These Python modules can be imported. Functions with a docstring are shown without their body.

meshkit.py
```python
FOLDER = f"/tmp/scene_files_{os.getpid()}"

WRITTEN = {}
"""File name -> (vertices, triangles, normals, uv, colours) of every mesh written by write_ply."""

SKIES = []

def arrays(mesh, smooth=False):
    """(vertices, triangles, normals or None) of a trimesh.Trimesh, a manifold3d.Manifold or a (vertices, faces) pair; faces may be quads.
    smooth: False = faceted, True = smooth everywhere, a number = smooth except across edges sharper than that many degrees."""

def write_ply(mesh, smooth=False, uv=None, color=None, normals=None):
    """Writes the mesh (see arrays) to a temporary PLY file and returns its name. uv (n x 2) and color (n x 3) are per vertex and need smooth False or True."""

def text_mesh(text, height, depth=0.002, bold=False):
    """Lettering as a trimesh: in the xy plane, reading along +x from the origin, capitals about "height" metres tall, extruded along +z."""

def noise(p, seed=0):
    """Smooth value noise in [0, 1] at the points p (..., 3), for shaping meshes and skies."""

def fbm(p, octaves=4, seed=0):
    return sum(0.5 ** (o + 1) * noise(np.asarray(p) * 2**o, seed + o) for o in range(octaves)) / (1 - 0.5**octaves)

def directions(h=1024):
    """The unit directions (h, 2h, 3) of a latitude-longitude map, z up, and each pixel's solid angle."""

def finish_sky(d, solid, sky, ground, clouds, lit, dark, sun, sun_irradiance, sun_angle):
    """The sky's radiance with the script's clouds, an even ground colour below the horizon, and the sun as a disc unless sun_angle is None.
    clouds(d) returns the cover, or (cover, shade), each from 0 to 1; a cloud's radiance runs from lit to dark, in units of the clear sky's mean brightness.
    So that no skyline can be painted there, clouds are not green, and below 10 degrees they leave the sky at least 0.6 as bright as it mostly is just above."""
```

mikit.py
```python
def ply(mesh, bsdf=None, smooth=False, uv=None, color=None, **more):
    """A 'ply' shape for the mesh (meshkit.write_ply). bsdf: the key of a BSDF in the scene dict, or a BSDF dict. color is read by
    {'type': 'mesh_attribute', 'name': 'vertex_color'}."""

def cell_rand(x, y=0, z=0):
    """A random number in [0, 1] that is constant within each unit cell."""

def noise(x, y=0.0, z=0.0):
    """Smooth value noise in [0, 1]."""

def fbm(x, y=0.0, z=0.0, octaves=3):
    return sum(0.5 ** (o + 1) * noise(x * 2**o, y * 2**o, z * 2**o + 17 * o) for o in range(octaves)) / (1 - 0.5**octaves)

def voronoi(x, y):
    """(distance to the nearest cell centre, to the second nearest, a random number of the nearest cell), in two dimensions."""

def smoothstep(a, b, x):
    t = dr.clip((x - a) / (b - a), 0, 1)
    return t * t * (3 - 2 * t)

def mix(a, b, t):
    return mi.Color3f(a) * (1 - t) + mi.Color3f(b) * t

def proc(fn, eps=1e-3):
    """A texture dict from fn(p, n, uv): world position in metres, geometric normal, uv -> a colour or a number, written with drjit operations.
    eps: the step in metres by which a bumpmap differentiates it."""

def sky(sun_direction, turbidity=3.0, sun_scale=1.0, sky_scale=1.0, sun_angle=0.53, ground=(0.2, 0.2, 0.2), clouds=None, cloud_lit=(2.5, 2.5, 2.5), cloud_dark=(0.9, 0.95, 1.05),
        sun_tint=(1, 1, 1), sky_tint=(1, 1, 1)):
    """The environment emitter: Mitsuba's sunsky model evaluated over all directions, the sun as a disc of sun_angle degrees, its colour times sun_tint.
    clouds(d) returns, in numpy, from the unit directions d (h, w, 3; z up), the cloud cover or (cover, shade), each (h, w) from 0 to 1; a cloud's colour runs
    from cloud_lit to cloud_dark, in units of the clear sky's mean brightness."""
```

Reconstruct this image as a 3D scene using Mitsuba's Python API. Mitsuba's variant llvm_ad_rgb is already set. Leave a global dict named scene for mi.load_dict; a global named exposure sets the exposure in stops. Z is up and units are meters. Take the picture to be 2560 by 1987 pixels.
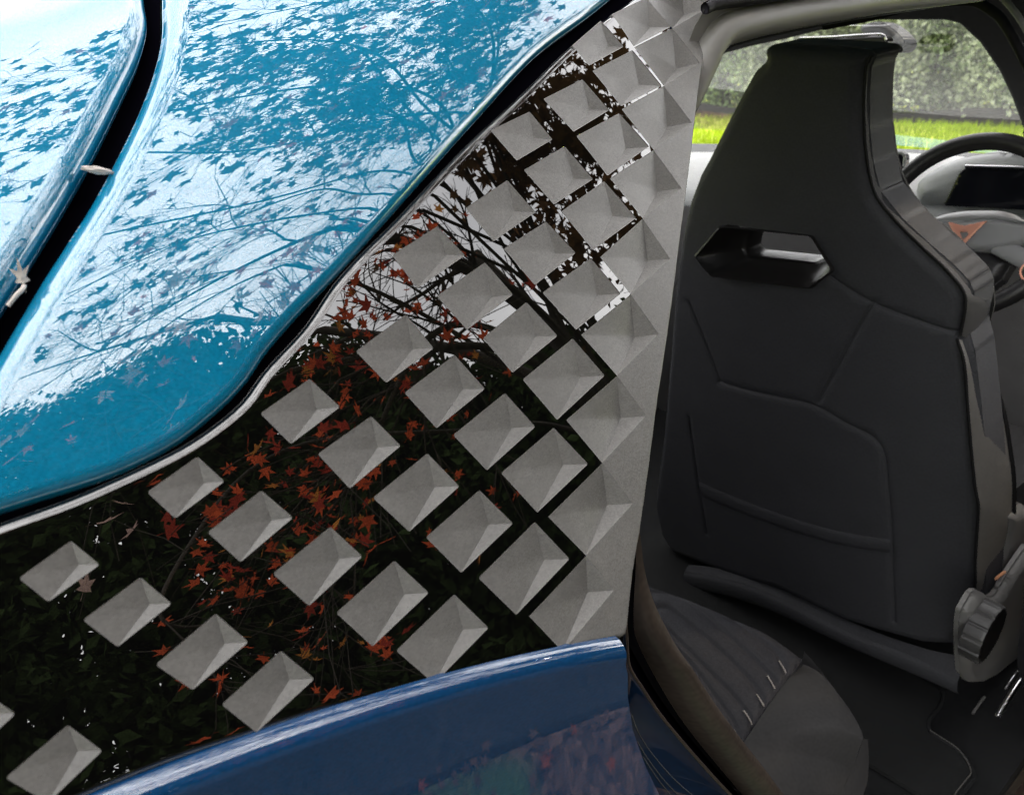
import math
import numpy as np, trimesh, mitsuba as mi, drjit as dr, mikit, meshkit, shapely
from scipy.spatial import Delaunay
from scipy.interpolate import CubicSpline, PchipInterpolator
from shapely.geometry import Polygon, LineString
T = mi.ScalarTransform4f
scene, labels = {}, {}

# ---------------------------------------------------------------- camera, sky, exposure
AZ, PITCH, EYE = math.radians(50), math.radians(-24), np.array([0, 0, 1.36])
look = np.array([math.cos(PITCH) * math.cos(AZ), math.cos(PITCH) * math.sin(AZ), math.sin(PITCH)])
scene['camera'] = {'type': 'thinlens', 'fov': 66.99, 'fov_axis': 'x', 'near_clip': 0.02, 'far_clip': 2000.0,
                   'aperture_radius': 0.0009, 'focus_distance': 0.52,
                   'to_world': T().look_at(origin=EYE.tolist(), target=(EYE + look).tolist(), up=[0, 0, 1])}
exposure = 2.72


def clouds(d):
    q = d / np.maximum(d[..., 2:3] + 0.35, 0.05)
    f = lambda s, k: meshkit.fbm(np.concatenate([q[..., :2] * s, 0 * q[..., :1] + k], -1), 5, int(k))
    cover = np.clip((f(1.3, 3.7) - 0.25) / 0.2, 0, 1)
    shade = np.clip((f(2.1, 9.1) - 0.40) / 0.3, 0, 1)
    return 0.6 + 0.4 * cover, 0.9 * shade


scene['sky'] = mikit.sky([0.689, -0.307, 0.656], turbidity=3, sun_scale=0.30, sun_angle=3.5, clouds=clouds,
                         cloud_lit=(7.4, 7.3, 7.25), cloud_dark=(4.3, 4.3, 4.4))

# ---------------------------------------------------------------- materials
P3 = lambda p, s: (p.x * s, p.y * s, p.z * s)


def mat(name, d, two=True):
    scene['mat_' + name] = {'type': 'twosided', 'inner': d} if two else d
    return 'mat_' + name


def col(c):
    return {'type': 'rgb', 'value': list(c)} if not isinstance(c, dict) else c


def pri(name, c, rough, metallic=0.0, spec=0.5, bump=None, bscale=1.0, **k):
    d = {'type': 'principled', 'base_color': col(c), 'roughness': rough, 'metallic': metallic, 'specular': spec, **k}
    if bump is not None:
        d = {'type': 'bumpmap', 'arbitrary': bump, 'scale': bscale, 'inner': d}
    return mat(name, d)


def tint(c, s, amt, s2=None, amt2=0.0):
    def f(p, n, uv):
        v = 1 + amt * (mikit.fbm(*P3(p, s), octaves=3) - 0.5) * 2
        if s2:
            v = v * (1 + amt2 * (mikit.noise(*P3(p, s2)) - 0.5) * 2)
        return mi.Color3f(*c) * dr.maximum(v, 0.02)
    return mikit.proc(f)


def blue_f(p, n, uv):
    flake = mikit.noise(*P3(p, 1100.0))
    soft = mikit.fbm(*P3(p, 60.0), octaves=2)
    return mi.Color3f(0.004, 0.168, 0.300) * (0.78 + 0.30 * flake + 0.14 * soft)


BLUE = mat('blue_paint', {'type': 'plastic', 'diffuse_reflectance': mikit.proc(blue_f), 'int_ior': 2.35})
def shaded_blue_f(p, n, uv):
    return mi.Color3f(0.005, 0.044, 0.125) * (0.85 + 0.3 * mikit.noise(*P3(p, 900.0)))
BLUE_SHADE = mat('shaded_blue_paint', {'type': 'plastic', 'diffuse_reflectance': mikit.proc(shaded_blue_f), 'int_ior': 2.3})  # same body paint, with the shade of the lower sides put into its colour
JAMB = mat('jamb_shaded_blue', {'type': 'plastic', 'diffuse_reflectance': col((0.003, 0.013, 0.036)), 'int_ior': 1.5})  # body paint again, darkened in the colour for shade inside the doorway
GLOSS = mat('gloss_black', {'type': 'plastic', 'diffuse_reflectance': col((0.0022, 0.0021, 0.0021)), 'int_ior': 2.25})


def grey_f(p, n, uv):
    g = mikit.noise(*P3(p, 1300.0))
    g2 = mikit.noise(*P3(p, 600.0))
    streak = mikit.smoothstep(0.52, 0.7, mikit.fbm(p.x * 60, p.y * 60, p.z * 22, octaves=3))
    return mi.Color3f(0.127, 0.123, 0.117) * (0.76 + 0.32 * g + 0.14 * g2 + 0.10 * streak)


GREY = pri('satin_grey', mikit.proc(grey_f), 0.42, 0.0, 0.5)
RUBBER = pri('rubber', tint((0.012, 0.012, 0.013), 40, 0.2), 0.5)
DEEP = mat('gap_black', {'type': 'diffuse', 'reflectance': col((0.0022, 0.002, 0.0038))})
SEAL = pri('seal_brown', tint((0.045, 0.035, 0.028), 30, 0.25, 300, 0.15), 0.4)
RAIL = pri('seal_beige', tint((0.21, 0.203, 0.19), 25, 0.1), 0.4)
GARN = pri('garnish', tint((0.0075, 0.0068, 0.009), 80, 0.2, 500, 0.3), 0.6, spec=0.15)
weave = mikit.proc(lambda p, n, uv: 0.5 + 0.25 * dr.sin(p.y * 2600) * dr.sin(p.z * 2600) + 0.25 * mikit.noise(*P3(p, 500.0)), 2e-4)
FABRIC = pri('seat_fabric', tint((0.020, 0.0205, 0.0240), 18, 0.12, 700, 0.25), 0.75, sheen=0.25)
RIB = pri('rib_fabric', tint((0.018, 0.018, 0.0225), 22, 0.12, 800, 0.3), 0.7, sheen=0.3)
LEATHER = pri('leather', tint((0.075, 0.072, 0.067), 30, 0.08, 350, 0.08), 0.62, spec=0.3)
LEATHER2 = pri('leather_dark', tint((0.042, 0.041, 0.041), 25, 0.12, 350, 0.1), 0.7, spec=0.2)
PIPE = pri('piping_black', (0.007, 0.0068, 0.007), 0.5, spec=0.15)
STITCH = pri('thread', (0.30, 0.27, 0.25), 0.6)
CTHREAD = pri('copper_thread', (0.55, 0.26, 0.14), 0.5)
DASH = pri('dash_grey', tint((0.22, 0.23, 0.23), 20, 0.06, 600, 0.1), 0.36)
DASHD = pri('dash_dark', tint((0.02, 0.022, 0.022), 30, 0.2), 0.5)
PLAS = pri('grey_plastic', tint((0.10, 0.098, 0.096), 30, 0.08, 700, 0.1), 0.36)
COVER = pri('side_cover_grey', tint((0.13, 0.127, 0.123), 30, 0.06), 0.4)
THREAD2 = pri('dim_thread', (0.10, 0.095, 0.085), 0.7)
KNOB = pri('knob_plastic', (0.035, 0.034, 0.034), 0.4)
SCREEN = mat('screen_black', {'type': 'plastic', 'diffuse_reflectance': col((0.006, 0.0065, 0.009)), 'int_ior': 1.4})
RIMM = pri('rim_leather', (0.017, 0.016, 0.017), 0.42)
COPPER = pri('copper', (0.72, 0.34, 0.24), 0.40, 0.45)
HUB = pri('hub_grey', tint((0.20, 0.203, 0.205), 30, 0.06), 0.4)
CHROME = pri('bright_trim', (0.75, 0.75, 0.76), 0.12, 1.0)
HANDLE = pri('handle_black', (0.014, 0.013, 0.013), 0.3, spec=0.35)
CARPET = pri('carpet', tint((0.005, 0.0055, 0.006), 60, 0.3, 900, 0.5), 0.95)
MATB = pri('mat_black', tint((0.0055, 0.006, 0.006), 60, 0.3, 900, 0.5), 0.9)
GLASS = mat('pane', {'type': 'thindielectric', 'int_ior': 1.5}, two=False)
SEALMAT = RUBBER


def leafmat(name, c, trans=0.35, amt=0.35):
    def f(p, n, uv):
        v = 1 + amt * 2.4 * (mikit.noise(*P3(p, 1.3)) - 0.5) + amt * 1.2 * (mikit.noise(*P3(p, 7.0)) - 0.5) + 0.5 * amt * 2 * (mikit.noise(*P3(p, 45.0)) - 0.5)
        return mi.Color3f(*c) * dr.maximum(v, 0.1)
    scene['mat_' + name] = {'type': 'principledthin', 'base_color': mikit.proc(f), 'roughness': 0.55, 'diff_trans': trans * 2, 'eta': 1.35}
    return 'mat_' + name


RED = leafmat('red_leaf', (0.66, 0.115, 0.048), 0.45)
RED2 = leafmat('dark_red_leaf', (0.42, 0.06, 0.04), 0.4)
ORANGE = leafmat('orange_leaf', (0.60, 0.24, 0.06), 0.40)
PINK = leafmat('faded_leaf', (0.62, 0.42, 0.38), 0.5)  # pale tone stands for sunlit leaves as the blue paint mirrors them
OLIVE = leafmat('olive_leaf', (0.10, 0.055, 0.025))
DARKG = leafmat('conifer_green', (0.022, 0.034, 0.012), 0.15, 0.6)
MIDG = leafmat('bush_green', (0.25, 0.32, 0.16), 0.4, 0.5)  # lifted above plain leaf green to carry the windscreen haze
PALEG = leafmat('pale_bush', (0.42, 0.46, 0.32), 0.4, 0.5)  # windscreen haze put into the leaf colour as paleness
TANL = leafmat('tan_leaf', (0.36, 0.26, 0.13), 0.3, 0.4)
GRASSB = leafmat('grass_blade', (0.30, 0.40, 0.025), 0.4, 0.4)
BARK = pri('bark', tint((0.035, 0.028, 0.022), 12, 0.4, 80, 0.4), 0.9)


def lawn_f(p, n, uv):
    a = mikit.fbm(p.x * 0.9, p.y * 0.9, 0.3, octaves=4)
    b = mikit.noise(p.x * 30, p.y * 30, 1.0)
    g = mikit.mix((0.22, 0.30, 0.018), (0.34, 0.40, 0.035), mikit.smoothstep(0.3, 0.7, a))
    bare = mikit.smoothstep(0.56, 0.72, mikit.fbm(p.x * 0.35 + 5, p.y * 0.35, 2.2, octaves=3))
    return mikit.mix(g, (0.10, 0.085, 0.05), 0.5 * bare) * (0.75 + 0.5 * b)


LAWN = pri('lawn', mikit.proc(lawn_f), 0.9)


def litter_f(p, n, uv):
    d1, d2, r = mikit.voronoi(p.x * 80, p.y * 80)
    c = mikit.mix((0.035, 0.024, 0.02), (0.12, 0.075, 0.06), r)
    g = mikit.fbm(p.x * 3, p.y * 3, 0.7, octaves=3)
    return mikit.mix(c, (0.03, 0.075, 0.035), mikit.smoothstep(0.45, 0.6, g)) * (0.6 + 0.6 * mikit.smoothstep(0.0, 0.15, d2 - d1))


LITTER = pri('leaf_litter', mikit.proc(litter_f), 0.9)
ASPH = pri('asphalt', tint((0.022, 0.022, 0.024), 5, 0.25, 120, 0.5), 0.95)
SOIL = pri('soil', tint((0.012, 0.010, 0.007), 6, 0.5, 60, 0.4), 0.95)

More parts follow.
